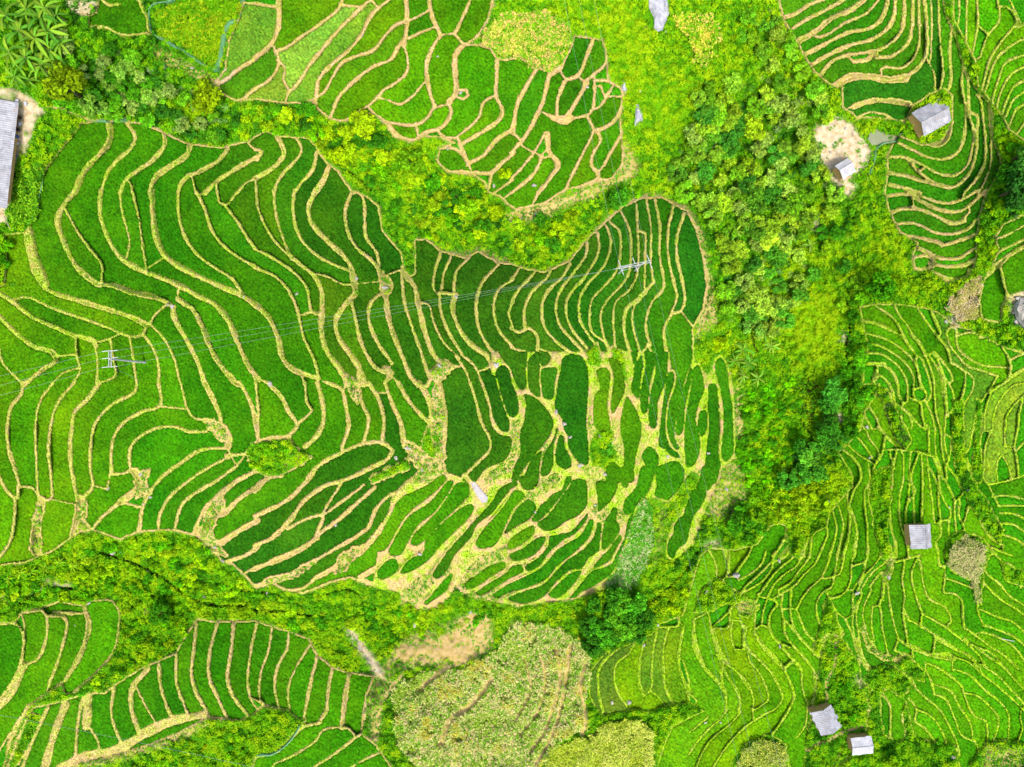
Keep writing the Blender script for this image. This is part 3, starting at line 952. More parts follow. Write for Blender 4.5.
BOULDERS = [ # x,y,size px, label
(172,307,4.5,'pale cairn of stones where five bunds meet on the left slope'),(168,305,2.8,'small tan stone next to the pale cairn on the left slope'),
(244,297,2.8,'grey stone on the bund at the right end of a long left slope terrace'),(270,384,5.5,'flat pale slab lying at the tip of a bund in the big slope'),
(297,294,3.4,'white stone on a bund right of the upper left pylon'),(356,279,5,'pale rock heap on the bund crossing above the big slope centre'),
(385,288,5.5,'tan rock heap where the dotted line of stones starts'),(456,297,4,'white rock on a bund below the notch of the big slope'),
(109,488,4,'tall white stone standing in a terrace at the lower left'),(141,474,4.5,'tan rock heap left of centre in the lower left terraces'),
(151,497,3.5,'small grey rock pile beside a fan of bunds at lower left'),(144,504,2.4,'little pale rock under the fan of bunds at lower left'),
(223,561,4,'white boulder at the lowest corner of the big slope'),(215,547,3.5,'grey boulder near the lowest corner of the big slope'),
(148,571,4,'round grey boulder in scrub of the bottom ravine'),(396,458,4.5,'white boulder below the grassy bank of the big slope'),
(408,448,5,'long pale boulder leaning beside the grassy bank'),(422,470,4,'white boulder in the tan clearing of the big slope'),(420,554,4,'pale boulder on a bund low in the big slope'),
(336,525,3.2,'tan boulder on a bund among the dark lower terraces'),(496,365,6,'pale rock heap beside the central dark terrace'),(498,364,3,'small stone lying on the central rock heap'),
(440,366,5,'tan rock heap at the foot of two central bunds'),(556,412,5,'tan rock heap above the lower right of the big slope'),(564,424,4.5,'white rock left of the large square terrace'),
(570,437,3.5,'pale rock below the large square terrace corner'),(600,436,4.5,'pinkish rock heap in the middle of the lower lobe'),(612,442,3,'small white rock in the middle of the lower lobe'),
(580,465,5,'tan rock heap above a fan of small terraces'),(604,474,5,'pale rock heap at the centre of a fan of bunds'),(668,456,4,'white rock at the top corner of a square terrace'),
(596,505,4,'grey rock heap where small lower terraces meet'),(535,512,3,'grey rock at the end of a tiny lower terrace'),(708,453,3.2,'white rock in the dark flooded strip'),(726,489,4,'grey boulder on the scrubby bank right of the lobe'),
(448,148,4.5,'pink rock at the foot of the oval terrace'),(494,186,4,'white rock in the bottom terrace of the middle slope'),(534,186,4.5,'white block standing in a bottom terrace of the middle slope'),(587,87,3.5,'pale rock in the upper right of the middle slope'),(363,36,3,'white stone on a bund in the middle slope'),
(438,57,3,'orange tan rock on a terrace of the middle slope'),(461,93,4.5,'pale rock spur jutting into a terrace of the middle slope'),(640,91,3,'cream stone in bright scrub at the top'),(660,70,2.4,'small stone below the pale rock outcrop'),(666,31,3,'cream stone at the foot of the pale rock outcrop'),
(646,28,3,'brown stone left of the foot of the pale rock outcrop'),(870,457,4,'white boulder at a corner of the right slope terraces'),(866,427,4.5,'pale boulder at the top of the right slope terraces'),(829,501,4.5,'grey boulder on the lime thicket'),(968,491,4,'pale boulder on the right slope hedge'),
(949,507,2.6,'white stone at the tip of a terrace above the grey roof'),(945,322,4.5,'grey boulder at the head of the channel path'),(952,318,3.5,'pale boulder beside the channel path'),(1016,322,5,'dark boulder among grey ones at the right edge'),(1018,298,6.5,'large pale grey boulder at the right edge'),(1014,312,4,'small grey boulder at the right edge'),
(612,702,4,'round tan boulder in the light green terraces'),(629,702,5,'large round white boulder in the light green terraces'),(644,645,3,'white stone at the top of the light green terraces'),(658,625,3,'pale stone above the light green terraces'),(736,575,7,'large triangular pale rock at the top of the small terraces'),(706,592,5,'tan rock in scrub above the light green terraces'),
(720,722,2.6,'white stone at the lower fringe of the light green terraces'),(705,722,2.6,'cream stone at the lower fringe of the light green terraces'),(780,646,3.5,'pale stone on a bund in the small lower terraces'),(779,561,3.5,'tan stone where small lower terraces meet'),(857,593,4.5,'tan rock on bund above the steep narrow terraces'),(888,577,5,'pale rock at the head of the steep narrow terraces'),
(953,757,4.5,'white boulder at the bottom right by the scrub'),(192,68,4,'grey boulder in the ravine at the top left'),(165,66,5,'big pale boulder beside the netted plot'),(90,603,3.5,'white boulder at the top of the lower left terraces'),(76,625,2,'white stone in the lower left terraces'),(115,696,0,''),
(193,599,4.5,'grey boulder in the bottom ravine stream'),(205,597,3.5,'pale boulder in the bottom ravine stream'),(415,624,5.5,'flat grey boulder at the right of the bottom ravine'),(470,612,4.5,'grey boulder at the top of the dry bank'),(268,594,5,'long grey boulder in the bottom ravine under the big slope'),(113,553,5,'grey boulder at the left of the bottom ravine'),(122,552,4,'dark grey boulder at the left of the bottom ravine'),
(512,222,4,'tan rock in the bank above the big slope'),(522,220,3.5,'pale grey rock in the bank above the big slope'),(536,214,4,'cream rock in the bank below the middle slope'),
(845,128,3,'cream stone on the yard above the small roof'),(830,152,3,'pale stone on the yard left of the small roof'),
]
LAND = [ # x,y,short name
(108,360,'left pylon'),(632,266,'right pylon'),(933,115,'large grey roof'),(847,167,'small white roof'),(922,537,'lone square roof'),(828,722,'larger lower roof'),(863,747,'smaller lower roof'),
(5,150,'long roof'),(25,195,'vegetable rows'),(195,30,'netted plot'),(35,40,'banana grove'),(883,137,'murky pond'),(658,15,'pale rock outcrop'),(748,358,'valley banana clump'),(40,570,'lower banana row'),
(172,306,'pale cairn'),(270,384,'flat pale slab'),(109,488,'tall white stone'),(223,561,'lowest white boulder'),(297,460,'bare brown patch'),(435,440,'grassy bank'),(485,495,'stone slab bridge'),(385,288,'tan rock heap'),
(515,437,'tan central clearing'),(496,365,'central rock heap'),(606,450,'bushy heap in the lobe'),(645,535,'squash vines'),(410,262,'notch of the big slope'),(440,158,'oval terrace'),(520,45,'top maize patch'),(700,38,'dry maize patch'),
(965,300,'maize stubble'),(968,570,'dull maize patch'),(760,757,'yellow maize patch'),(490,700,'maize garden'),(600,745,'dense crop block'),(1016,190,'dark edge trees'),(832,394,'rounded valley tree'),(812,495,'lime thicket'),(620,622,'dark grove'),(629,702,'round white boulder'),
(736,575,'triangular pale rock'),(1000,430,'fallow oval'),(870,457,'white corner boulder'),(945,322,'channel head boulder'),(350,640,'eroded gully'),(90,603,'top left boulder'),(275,725,'bushy pit'),(888,577,'pale head rock'),(953,757,'corner white boulder'),(636,112,'grey standing slab'),(958,130,'upper hedge'),(880,415,'dark hedge'),(880,515,'grass strip'),(1005,639,'white pole'),(208,98,'lone round tree'),(587,87,'small pale rock'),(534,186,'white block'),(68,88,'broad yard tree'),(363,36,'white bund stone'),
]
# rice colour (as it looks in daylight) at survey points, and how tan the bunds are there
TONE = [(262,40,(138,184,55)),(310,62,(134,182,58)),(285,75,(130,180,50)),(60,160,(63,142,6)),(150,160,(67,147,7)),(250,200,(63,137,9)),(330,200,(52,118,13)),(340,270,(56,120,11)),(420,270,(52,118,15)),(480,300,(52,118,15)),(480,420,(46,114,14)),(540,330,(55,122,16)),(640,250,(56,127,17)),(690,280,(56,130,18)),(690,350,(63,142,10)),
(10,330,(93,157,6)),(60,350,(85,150,6)),(150,340,(72,152,6)),(200,300,(61,140,6)),(200,420,(78,147,6)),(80,450,(90,162,6)),(10,500,(95,166,6)),(130,520,(69,152,6)),(250,400,(70,150,6)),(180,450,(72,152,6)),(230,500,(63,140,7)),(250,560,(44,118,15)),(320,420,(81,150,6)),(360,440,(78,150,6)),(300,480,(54,120,11)),(330,530,(47,118,12)),(340,560,(56,127,10)),(400,540,(70,150,6)),(450,510,(85,157,6)),(470,560,(87,162,6)),(500,530,(81,154,6)),(420,420,(64,140,7)),(540,420,(55,120,15)),(560,520,(59,134,11)),(540,560,(63,142,10)),(600,500,(63,137,8)),(630,430,(78,147,6)),(600,570,(64,142,8)),(690,420,(69,147,7)),(710,430,(54,118,20)),(690,530,(52,120,12)),(670,480,(64,144,7)),(728,420,(64,147,10)),
(240,20,(109,166,10)),(290,30,(109,171,15)),(300,90,(83,147,15)),(340,30,(96,162,8)),(400,40,(87,157,8)),(380,100,(89,160,6)),(430,90,(90,162,6)),(480,80,(81,152,6)),(470,20,(87,157,6)),(540,90,(61,140,10)),(560,150,(74,147,6)),(600,120,(64,142,6)),(590,60,(61,140,8)),(120,22,(65,142,6)),(232,90,(64,140,7)),
(800,20,(63,147,14)),(880,30,(70,147,11)),(930,50,(72,150,12)),(900,85,(50,127,19)),(930,160,(65,150,12)),(980,150,(64,144,15)),(930,210,(63,147,14)),(930,270,(74,150,9)),(985,30,(102,185,6)),(1010,60,(96,180,6)),(1010,120,(77,157,9)),(990,300,(81,160,6)),(1015,275,(72,150,6)),(1010,230,(70,150,8)),
(880,330,(81,160,6)),(890,370,(66,152,8)),(980,350,(90,171,6)),(930,350,(81,162,6)),(900,430,(81,163,6)),(940,430,(85,167,6)),(970,400,(138,182,40)),(1000,430,(138,182,40)),(1015,500,(77,160,6)),(910,500,(83,169,6)),(860,480,(78,160,6)),(860,560,(81,163,6)),(800,560,(90,163,6)),(940,500,(87,171,6)),(930,580,(85,169,6)),(980,540,(87,171,6)),(1000,600,(87,173,6)),(1010,700,(90,179,6)),(940,640,(87,171,6)),(880,620,(78,160,6)),(800,620,(83,163,6)),(770,680,(100,176,6)),(690,670,(116,183,7)),(640,690,(114,181,9)),(655,665,(115,162,30)),(662,690,(110,157,35)),(597,690,(107,152,40)),(740,690,(124,186,9)),(720,640,(121,186,9)),(700,570,(117,181,12)),(760,600,(104,179,7)),(870,670,(70,147,10)),(930,710,(86,169,6)),(970,740,(96,180,6)),(700,740,(98,179,6)),(860,710,(64,152,6)),(740,740,(114,183,6)),(760,560,(83,163,6)),
(20,660,(82,160,6)),(60,670,(81,157,6)),(100,630,(87,169,6)),(40,730,(77,152,10)),(120,720,(65,147,7)),(180,690,(63,142,7)),(230,670,(64,147,6)),(300,680,(74,150,6)),(350,700,(73,150,6)),(300,750,(89,166,6))]
# how lush or bright the open ground is at survey points
LUSH = [(90,60,-.22),(150,90,-.2),(210,120,-.12),(300,120,-.14),(370,160,-.02),(450,215,.0),(560,230,.02),(620,40,.16),(700,90,.1),(650,130,.04),(740,40,.06),(760,110,-.12),(745,180,-.12),(730,250,-.1),(820,270,.14),(815,340,.12),(850,230,-.02),(880,260,.1),(830,420,-.22),(770,430,-.02),(860,380,-.1),(810,500,.16),(740,520,-.1),(720,480,.1),(690,200,.02),(200,590,.04),(330,610,.06),(60,590,.02),(450,620,.06),(620,620,-.1),(140,640,.04),(200,750,.06),(840,660,.0),(880,755,-.06),(50,145,.06),(970,200,.06),(1010,190,-.15),(660,610,.1),(650,530,.1),(970,500,-.06)]
TAN = [(100,200,0.35),(60,320,0.30),(250,250,0.35),(300,350,0.42),(60,480,0.50),(180,450,0.50),(150,560,0.70),(250,500,0.80),(350,420,0.60),(400,350,0.55),(360,540,0.85),(450,580,0.90),(500,400,0.60),(480,280,0.50),(600,280,0.35),(690,260,0.50),(700,400,0.40),(560,500,0.75),(600,450,0.60),(660,480,0.40),(300,50,0.85),(420,100,0.95),(560,100,0.95),(580,180,0.95),(860,40,0.75),(920,150,0.55),(930,230,0.70),(1000,60,0.25),(990,290,0.40),(900,350,0.10),(940,480,-0.10),(870,500,0.00),(920,620,0.10),(980,650,-0.15),(800,600,0.00),(740,680,-0.20),(640,680,-0.17),(690,740,-0.13),(860,700,0.25),(990,720,-0.10),(1000,430,0.05),(1010,500,0.15),(40,650,0.50),(100,700,0.60),(250,650,0.75),(340,700,0.70),(300,740,0.35),(130,30,0.40)]
ZPT = [(-60,170,16),(30,180,14),(-60,400,13),(0,400,12),(0,545,3),(150,300,11),(300,300,6),(440,400,2),(550,400,0),(690,230,-5),(520,300,2),(600,300,-2),(690,310,-9),(765,350,-20),(300,540,-1),(450,590,-9),(640,610,-19),(250,115,4),(60,60,18),(-60,-60,24),(400,205,-4),(480,225,-8),(600,212,-10),(690,190,-13),(300,0,18),(450,80,8),(560,175,-3),(560,0,10),(720,0,3),(760,150,-13),(790,300,-17),(755,500,-20),(690,575,-20),(870,0,6),(850,150,-9),(930,115,-4),(1000,200,2),(1024,0,8),(880,350,-10),(1024,400,-1),(920,540,-6),(1024,600,-3),(790,560,-13),(830,722,-10),(1000,750,-4),(660,690,-16),(0,640,-2),(60,650,-3),(200,680,-6),(350,700,-11),(30,580,-4),(100,572,-7),(250,602,-13),(400,622,-18),(550,612,-18),(480,720,-13),(600,780,-16),(200,800,-10),(1084,300,8),(1084,800,-2),(-60,800,-6),(800,-60,4),(400,-60,18)]

# ------------------------------------------------------------------ camera geometry
CAM_H = 150.0; LENS = 24.0; KPX = 36.0 / LENS / 1024.0
def W(u, v, z):                                   # plan survey position at height z -> world metres
    d = (CAM_H - z) * KPX
    return (u - 512.0) * d, (383.5 - v) * d
def Wn(u, v, z):
    d = (CAM_H - z) * KPX
    return np.stack([(u - 512.0) * d, (383.5 - v) * d, z], -1)

# ------------------------------------------------------------------ smooth relief (thin plate through height points)
_zp = np.array(ZPT, float)
def _phi(r2): return np.where(r2 > 0, 0.5 * r2 * np.log(np.maximum(r2, 1e-9)), 0)
def _fit():
    p = _zp[:, :2] / 200.0; n = len(p)
    r2 = ((p[:, None] - p[None]) ** 2).sum(-1)
    A = np.zeros((n + 3, n + 3)); A[:n, :n] = _phi(r2) + np.eye(n) * .02
    A[:n, n] = 1; A[:n, n + 1:] = p; A[n, :n] = 1; A[n + 1:, :n] = p.T
    b = np.zeros(n + 3); b[:n] = _zp[:, 2]
    return np.linalg.solve(A, b)
_w = _fit()
def relief(u, v):
    u = np.asarray(u, float); v = np.asarray(v, float)
    uc = np.clip(u, -110, 1134); vc = np.clip(v, -110, 877)
    p = _zp[:, :2] / 200.0; out = np.full(u.shape, _w[-3])
    out = out + _w[-2] * uc / 200 + _w[-1] * vc / 200
    for i in range(len(p)):
        out = out + _w[i] * _phi((uc / 200 - p[i, 0]) ** 2 + (vc / 200 - p[i, 1]) ** 2)
    return np.clip(out, -32, 34)

# ------------------------------------------------------------------ raster fields, 1 survey px per cell
M = 64                                            # margin beyond the frame
NX, NY = 1024 + 2 * M + 1, 767 + 2 * M + 1
uu = np.arange(NX) - M; vv = np.arange(NY) - M
UU, VV = np.meshgrid(uu.astype(float), vv.astype(float))
_cu = np.linspace(-M, 1024 + M, 150); _cv = np.linspace(-M, 767 + M, 112)
_CU, _CV = np.meshgrid(_cu, _cv); _ZC = relief(_CU, _CV)
def bil(F, cu, cv, u, v):
    x = np.clip((u - cu[0]) / (cu[1] - cu[0]), 0, len(cu) - 1.001); y = np.clip((v - cv[0]) / (cv[1] - cv[0]), 0, len(cv) - 1.001)
    i = x.astype(int); j = y.astype(int); fx = x - i; fy = y - j
    return F[j, i] * (1 - fx) * (1 - fy) + F[j, i + 1] * fx * (1 - fy) + F[j + 1, i] * (1 - fx) * fy + F[j + 1, i + 1] * fx * fy
Z0 = bil(_ZC, _cu, _cv, UU, VV)
def zat(F, u, v):
    return float(bil(F, uu.astype(float), vv.astype(float), np.array([float(u)]), np.array([float(v)]))[0])

def vnoise(step, seed):                           # smooth value noise on the raster, -1..1
    r = np.random.default_rng(seed)
    nx, ny = int(NX / step) + 3, int(NY / step) + 3
    g = r.uniform(-1, 1, (ny, nx))
    x = (np.arange(NX)) / step; y = (np.arange(NY)) / step
    i = x.astype(int); j = y.astype(int); fx = x - i; fy = y - j
    fx = fx * fx * (3 - 2 * fx); fy = fy * fy * (3 - 2 * fy)
    a = g[np.ix_(j, i)]; b = g[np.ix_(j, i + 1)]; c = g[np.ix_(j + 1, i)]; d = g[np.ix_(j + 1, i + 1)]
    return (a * (1 - fx) + b * fx) * (1 - fy)[:, None] + (c * (1 - fx) + d * fx) * fy[:, None]
N3, N6, N14, N40 = vnoise(2.7, 1), vnoise(6, 2), vnoise(14, 3), vnoise(40, 4)

def blur(a, r, n=2):
    for _ in range(n):
        for ax in (0, 1):
            pad = [(0, 0), (0, 0)]; pad[ax] = (r + 1, r)
            c = np.cumsum(np.pad(a, pad, mode='edge'), axis=ax)
            if ax == 0: a = (c[2 * r + 1:] - c[:-2 * r - 1]) / (2 * r + 1)
            else: a = (c[:, 2 * r + 1:] - c[:, :-2 * r - 1]) / (2 * r + 1)
    return a

def inside(poly):
    pu = np.array([p[0] for p in poly]); pv = np.array([p[1] for p in poly])
    i0, i1 = max(0, int(pu.min()) - 2 + M), min(NX, int(pu.max()) + 3 + M)
    j0, j1 = max(0, int(pv.min()) - 2 + M), min(NY, int(pv.max()) + 3 + M)
    out = np.zeros((NY, NX), bool)
    x = UU[j0:j1, i0:i1]; y = VV[j0:j1, i0:i1]; s = np.zeros(x.shape, bool)
    n = len(poly)
    for k in range(n):
        x1, y1 = poly[k]; x2, y2 = poly[(k + 1) % n]
        if y1 == y2: continue
        c = (y1 > y) != (y2 > y)
        s ^= c & (x < (x2 - x1) * (y - y1) / (y2 - y1) + x1)
    out[j0:j1, i0:i1] = s
    return out

def stamp(F, x1, y1, x2, y2, w1, w2, pad, ids_=None, me_=0):        # F = min(F, distance to segment - half width)
    i0 = max(0, int(min(x1, x2) - pad) + M); i1 = min(NX, int(max(x1, x2) + pad) + 2 + M)
    j0 = max(0, int(min(y1, y2) - pad) + M); j1 = min(NY, int(max(y1, y2) + pad) + 2 + M)
    if i0 >= i1 or j0 >= j1: return
    x = UU[j0:j1, i0:i1]; y = VV[j0:j1, i0:i1]
    dx, dy = x2 - x1, y2 - y1; L = dx * dx + dy * dy + 1e-9
    t = np.clip(((x - x1) * dx + (y - y1) * dy) / L, 0, 1)
    d = np.hypot(x - x1 - t * dx, y - y1 - t * dy) - (w1 + (w2 - w1) * t)
    if ids_ is not None:
        s = ids_[j0:j1, i0:i1]; s[d < F[j0:j1, i0:i1]] = me_
    np.minimum(F[j0:j1, i0:i1], d, out=F[j0:j1, i0:i1])

def catmull(pts, step=3.0):
    p = [np.array(q, float) for q in pts]
    if len(p) == 2:
        n = max(1, int(np.hypot(*(p[1] - p[0])) / step)); return [p[0] + (p[1] - p[0]) * k / n for k in range(n + 1)]
    e = [2 * p[0] - p[1]] + p + [2 * p[-1] - p[-2]]; out = []
    for i in range(1, len(e) - 2):
        a, b, c, d = e[i - 1:i + 3]
        n = max(1, int(np.hypot(*(c - b)) / step))
        t0 = 0; t1 = np.hypot(*(b - a)) ** .5 + 1e-6; t2 = t1 + np.hypot(*(c - b)) ** .5 + 1e-6; t3 = t2 + np.hypot(*(d - c)) ** .5 + 1e-6
        for k in range(n):
            t = t1 + (t2 - t1) * k / n
            A1 = (t1 - t) / (t1 - t0) * a + (t - t0) / (t1 - t0) * b; A2 = (t2 - t) / (t2 - t1) * b + (t - t1) / (t2 - t1) * c
            A3 = (t3 - t) / (t3 - t2) * c + (t - t2) / (t3 - t2) * d
            B1 = (t2 - t) / (t2 - t0) * A1 + (t - t0) / (t2 - t0) * A2; B2 = (t3 - t) / (t3 - t1) * A2 + (t - t1) / (t3 - t1) * A3
            out.append((t2 - t) / (t2 - t1) * B1 + (t - t1) / (t2 - t1) * B2)
    out.append(p[-1]); return out

# bunds
D = np.full((NY, NX), 9.0)
ox = oy = 0.0; _ln = 0; IDM = np.zeros((NY, NX), int); ends_ = []; joins_ = []
for row in TRACE.strip().splitlines():
    row = row.strip()
    if not row: continue
    if row[0] == '@':
        h_ = [float(c) for c in row[1:].split(',')]; ox, oy = h_[:2]; scl = h_[2] if len(h_) > 2 else 4.0; continue
    f = row.split(); w = float(f[0]) / scl * .5 * (.88 if scl < 5 else 1.0)
    pts = [(ox + float(q.split(',')[0]) / (scl * .9995), oy + float(q.split(',')[1]) / (scl * .9995)) for q in f[1:]]
    _ln += 1; rr = random.Random(_ln)
    cc = catmull(pts)
    _mu = sum(q[0] for q in pts) / len(pts); _mv = sum(q[1] for q in pts) / len(pts)
    if (_mu > 955 and _mv < 150) or scl > 5: w = max(w * 1.28, 1.15)
    ph, fr = rr.uniform(0, 6), rr.uniform(.1, .22)
    def wd(k): return max(.62, w * (1 + .22 * math.sin(ph + k * fr * 3) * math.sin(ph * 2 + k * fr * 1.3)))
    for k in range(len(cc) - 1):
        stamp(D, cc[k][0], cc[k][1], cc[k + 1][0], cc[k + 1][1], wd(k), wd(k + 1), w + 9, IDM, _ln)
    ends_ += [(cc[0], cc[0] - cc[min(2, len(cc) - 1)], _ln, w), (cc[-1], cc[-1] - cc[max(-3, -len(cc))], _ln, w)]
# slope outlines
HI = {}; field = np.zeros((NY, NX), bool)
E = np.full((NY, NX), 30.0)
def edge(poly, F, pad):
    n = len(poly)
    for k in range(n):
        a, b = poly[k], poly[(k + 1) % n]
        stamp(F, a[0], a[1], b[0], b[1], 0, 0, pad)
for k, poly in HILLS.items():
    HI[k] = inside(poly); field |= HI[k]
for k, poly in HILLS.items(): edge(poly, E, 30)
for p_, t_, me_, w_ in ends_:                      # bunds that stop just short of another bund or of the slope edge meet it
    a0_ = math.atan2(t_[1], t_[0]); bst = None
    for da in (0, .25, -.25, .5, -.5, .8, -.8, 1.15, -1.15):
        for st in np.arange(0, 11 if abs(da) < .6 else 6, .5):
            q_ = p_ + np.array([math.cos(a0_ + da), math.sin(a0_ + da)]) * (w_ + .4 + st); j_, i_ = int(round(q_[1])) + M, int(round(q_[0])) + M
            if not (0 <= j_ < NY and 0 <= i_ < NX): break
            if (D[j_, i_] < .3 and IDM[j_, i_] != me_) or E[j_, i_] < 1.2:
                c_ = (st + 1) * (1 + 1.2 * abs(da))
                if bst is None or c_ < bst[0]: bst = (c_, q_)
                break
    if bst: joins_.append((p_, bst[1], w_))
for p_, q_, w_ in joins_: stamp(D, p_[0], p_[1], q_[0], q_[1], max(.62, w_ * .8), .7, w_ + 9)
wildpatch = np.zeros((NY, NX), bool); EW = np.full((NY, NX), 30.0)
for poly in WILD + BANKS:
    wildpatch |= inside(poly); edge(poly, EW, 30)
maizemask = np.zeros((NY, NX), bool)
for m_ in MAIZE: maizemask |= inside(m_[2])
SE = np.where(field, E, -E)                        # signed: inside slopes positive
SWp = np.where(wildpatch, -EW, EW)
F = np.minimum(np.minimum(D, SE - 1.0), SWp - .6 + N6 * 1.3 + N3 * .9) + (N3 * .42 + N6 * .25 + vnoise(1.6, 9) * .22) * np.where(HI['E'] | HI['D'], .4, 1.0)
# the fan of small plots at the foot of the big slope: each plot was outlined by itself, the rest is bank
FZ = np.full((NY, NX), -9.0); ox = oy = 0
for row in PLOTS.splitlines():
    if row[0] == '@': ox, oy = (float(c) for c in row[1:].split(',')); continue
    p_ = [(ox + x / 6, oy + y / 6) for x, y in P(row)]
    cc = catmull([p_[-1]] + p_ + [p_[0], p_[1]], 2.0); cc = [tuple(c) for c in cc]
    k0 = min(range(len(cc) // 2), key=lambda k: (cc[k][0] - p_[0][0]) ** 2 + (cc[k][1] - p_[0][1]) ** 2)
    k1 = min(range(len(cc) // 2, len(cc)), key=lambda k: (cc[k][0] - p_[0][0]) ** 2 + (cc[k][1] - p_[0][1]) ** 2)
    cc = cc[k0:k1]
    dd = np.full((NY, NX), 9.0); edge(cc, dd, 10); np.maximum(FZ, np.where(inside(cc), dd, -dd), out=FZ)
zone_ = inside(PLOTZONE)
F = np.where(zone_, np.minimum(FZ - .02, SE - .6) + N3 * .35 + N6 * .2 + vnoise(1.6, 9) * .22, F)
rice = F > 0

# connected paddies (run based union-find)
def components(mask):
    H, Wd = mask.shape; lab = np.zeros(mask.shape, int); parent = [0]
    def find(a):
        while parent[a] != a:
            parent[a] = parent[parent[a]]; a = parent[a]
        return a
    prev = []
    for j in range(H):
        r = np.flatnonzero(np.diff(np.concatenate([[0], mask[j].astype(np.int8), [0]])))
        cur = []
        for s, e in zip(r[::2], r[1::2]):
            l = 0
            for (ps, pe, pl) in prev:
                if pe > s and ps < e:
                    q = find(pl)
                    if l == 0: l = q
                    elif q != l: parent[max(q, l)] = min(q, l); l = min(q, l)
            if l == 0:
                parent.append(len(parent)); l = len(parent) - 1
            cur.append((s, e, l)); lab[j, s:e] = l
        prev = cur
    root = np.array([find(i) for i in range(len(parent))])
    lab = root[lab]
    u, inv, cnt = np.unique(lab, return_inverse=True, return_counts=True)
    return lab, u, cnt
LAB, ids, cnts = components(rice)
small = {int(i) for i, c in zip(ids, cnts) if i > 0 and c < 16}
rice &= ~np.isin(LAB, list(small)); LAB[~rice] = 0
ids = [int(i) for i in ids if i > 0 and int(i) not in small]

# terrace levels: every paddy is levelled towards its own mean height
flat = LAB.ravel(); n_ = flat.max() + 1
cnt = np.bincount(flat, minlength=n_); zs = np.bincount(flat, Z0.ravel(), minlength=n_)
zm = zs / np.maximum(cnt, 1)
fine_ = blur((HI['E'] | HI['D']).astype(float), 4, 1)
STEP = .62 - .30 * fine_
def levelled(lab): return Z0 + STEP * np.tanh((zm[lab] - Z0) / STEP)
lev = np.where(LAB > 0, levelled(LAB), 0)
wt = rice.astype(float)
near = blur(lev * wt, 2, 2); nw = blur(wt, 2, 2)
fill = np.where(nw > .02, near / np.maximum(nw, 1e-6), Z0)
prox = np.clip(nw * 3, 0, 1)
up_ = np.where(rice, lev, -99.)
for ax in (0, 1):
    for sh in (1, 2): up_ = np.maximum(up_, np.maximum(np.roll(up_, sh, ax), np.roll(up_, -sh, ax)))
wide = np.clip((-F - 1.6) / 1.2, 0, 1)
fill = np.where((up_ > -90), up_ * (1 - wide) + fill * wide, fill)
bundh = .16 + np.clip(-F, 0, 2.0) * .08
wildm = (~field | wildpatch)
wildw = np.clip(np.minimum(-np.minimum(SE, SWp) / 4, 1), 0, 1)
TZ = np.where(rice, lev, fill * prox + Z0 * (1 - prox) + bundh * 1.0 + wildw * (N6 * .35 + N14 * .6 + N3 * .12))
PADZ = lev

# surface kinds
def soft(poly, r):
    return blur(inside(poly).astype(float), r, 2)
dirt = np.zeros((NY, NX)); straw = np.zeros((NY, NX)); lime = np.zeros((NY, NX)); dark = np.zeros((NY, NX)); earth = np.zeros((NY, NX)); stream = np.zeros((NY, NX))
for kind, poly, wgt in GROUND:
    if wgt <= 0: continue
    a = {'dirt': dirt, 'straw': straw, 'lime': lime, 'dark': dark, 'earth': earth}[kind]
    np.maximum(a, soft(poly, 5 if kind == 'lime' else 2) * wgt, out=a)
for poly in BANKS: np.maximum(straw, soft(poly, 1) * .72, out=straw)
for wdt, pts in ROWS:
    T = np.full((NY, NX), 20.0); cc = catmull(pts)
    for k in range(len(cc) - 1): stamp(T, *cc[k], *cc[k + 1], 0, 0, 14)
    np.maximum(straw, np.clip((wdt * .6 - T) / 1.2 + .5, 0, 1) * 1.0, out=straw)
for wdt, pts in STREAM_GAPS:                            # narrow stream beds and dark valley gaps cut into the ravine floors
    T = np.full((NY, NX), 20.0); cc = catmull(pts)
    for k in range(len(cc) - 1): stamp(T, *cc[k], *cc[k + 1], 0, 0, 8)
    np.maximum(stream, np.clip((wdt * .5 - T + N3 * .8) / 1.2 + .5, 0, 1), out=stream)
stream *= (F < -.8)
TZ = TZ - stream * 1.1
np.maximum(dark, stream * .8, out=dark)  # shade in these cuts and wet soil, both painted dark into the ground
for m_ in MAIZE[5:7]: np.maximum(straw, soft(m_[2], 3) * .3, out=straw)
rim = np.where(field, 1, np.clip(1 - E / 3.2, 0, 1)) * np.where(wildpatch, np.clip(1 - EW / 2.5 + straw * 1.6, 0, 1), 1)
bund = np.clip(rim, 0, 1)
def idw(pts, u, v, p=2.2):
    pts_ = np.array([(a[0], a[1]) for a in pts], float); val = np.array([a[2] for a in pts], float)
    u = np.asarray(u, float); v = np.asarray(v, float)
    w = 1 / (((u[..., None] - pts_[:, 0]) ** 2 + (v[..., None] - pts_[:, 1]) ** 2 + 60) ** p)
    w /= w.sum(-1, keepdims=True)
    return w @ val
tan_c = idw(TAN, _CU, _CV, 1.5); tanf = bil(tan_c, _cu, _cv, UU, VV)
lush = bil(idw(LUSH, _CU, _CV, 1.6), _cu, _cv, UU, VV)
earth *= np.clip(.8 + .7 * N6 + .35 * N3, 0, 1)
dirt *= np.clip(1.05 - 1.1 * np.clip(N6 + .3 * N3 - .25, 0, 1), 0, 1)
tanf = tanf + blur(zone_.astype(float), 3, 1) * (.55 * N6 + .35 * N14 + .2 * N3 - .18)
SLOPE = np.zeros((NY, NX), int)
HK = list(HILLS)
for i, k in enumerate(HK): SLOPE[HI[k]] = i + 1

_pm = inside(P("868,139 870,133 876,129 882,131 890,135 898,136 899,140 892,143 882,145 872,145")); _pz = float(TZ[_pm].mean())
TZ = np.where(blur(_pm.astype(float), 1, 1) > .1, _pz - .35, TZ)

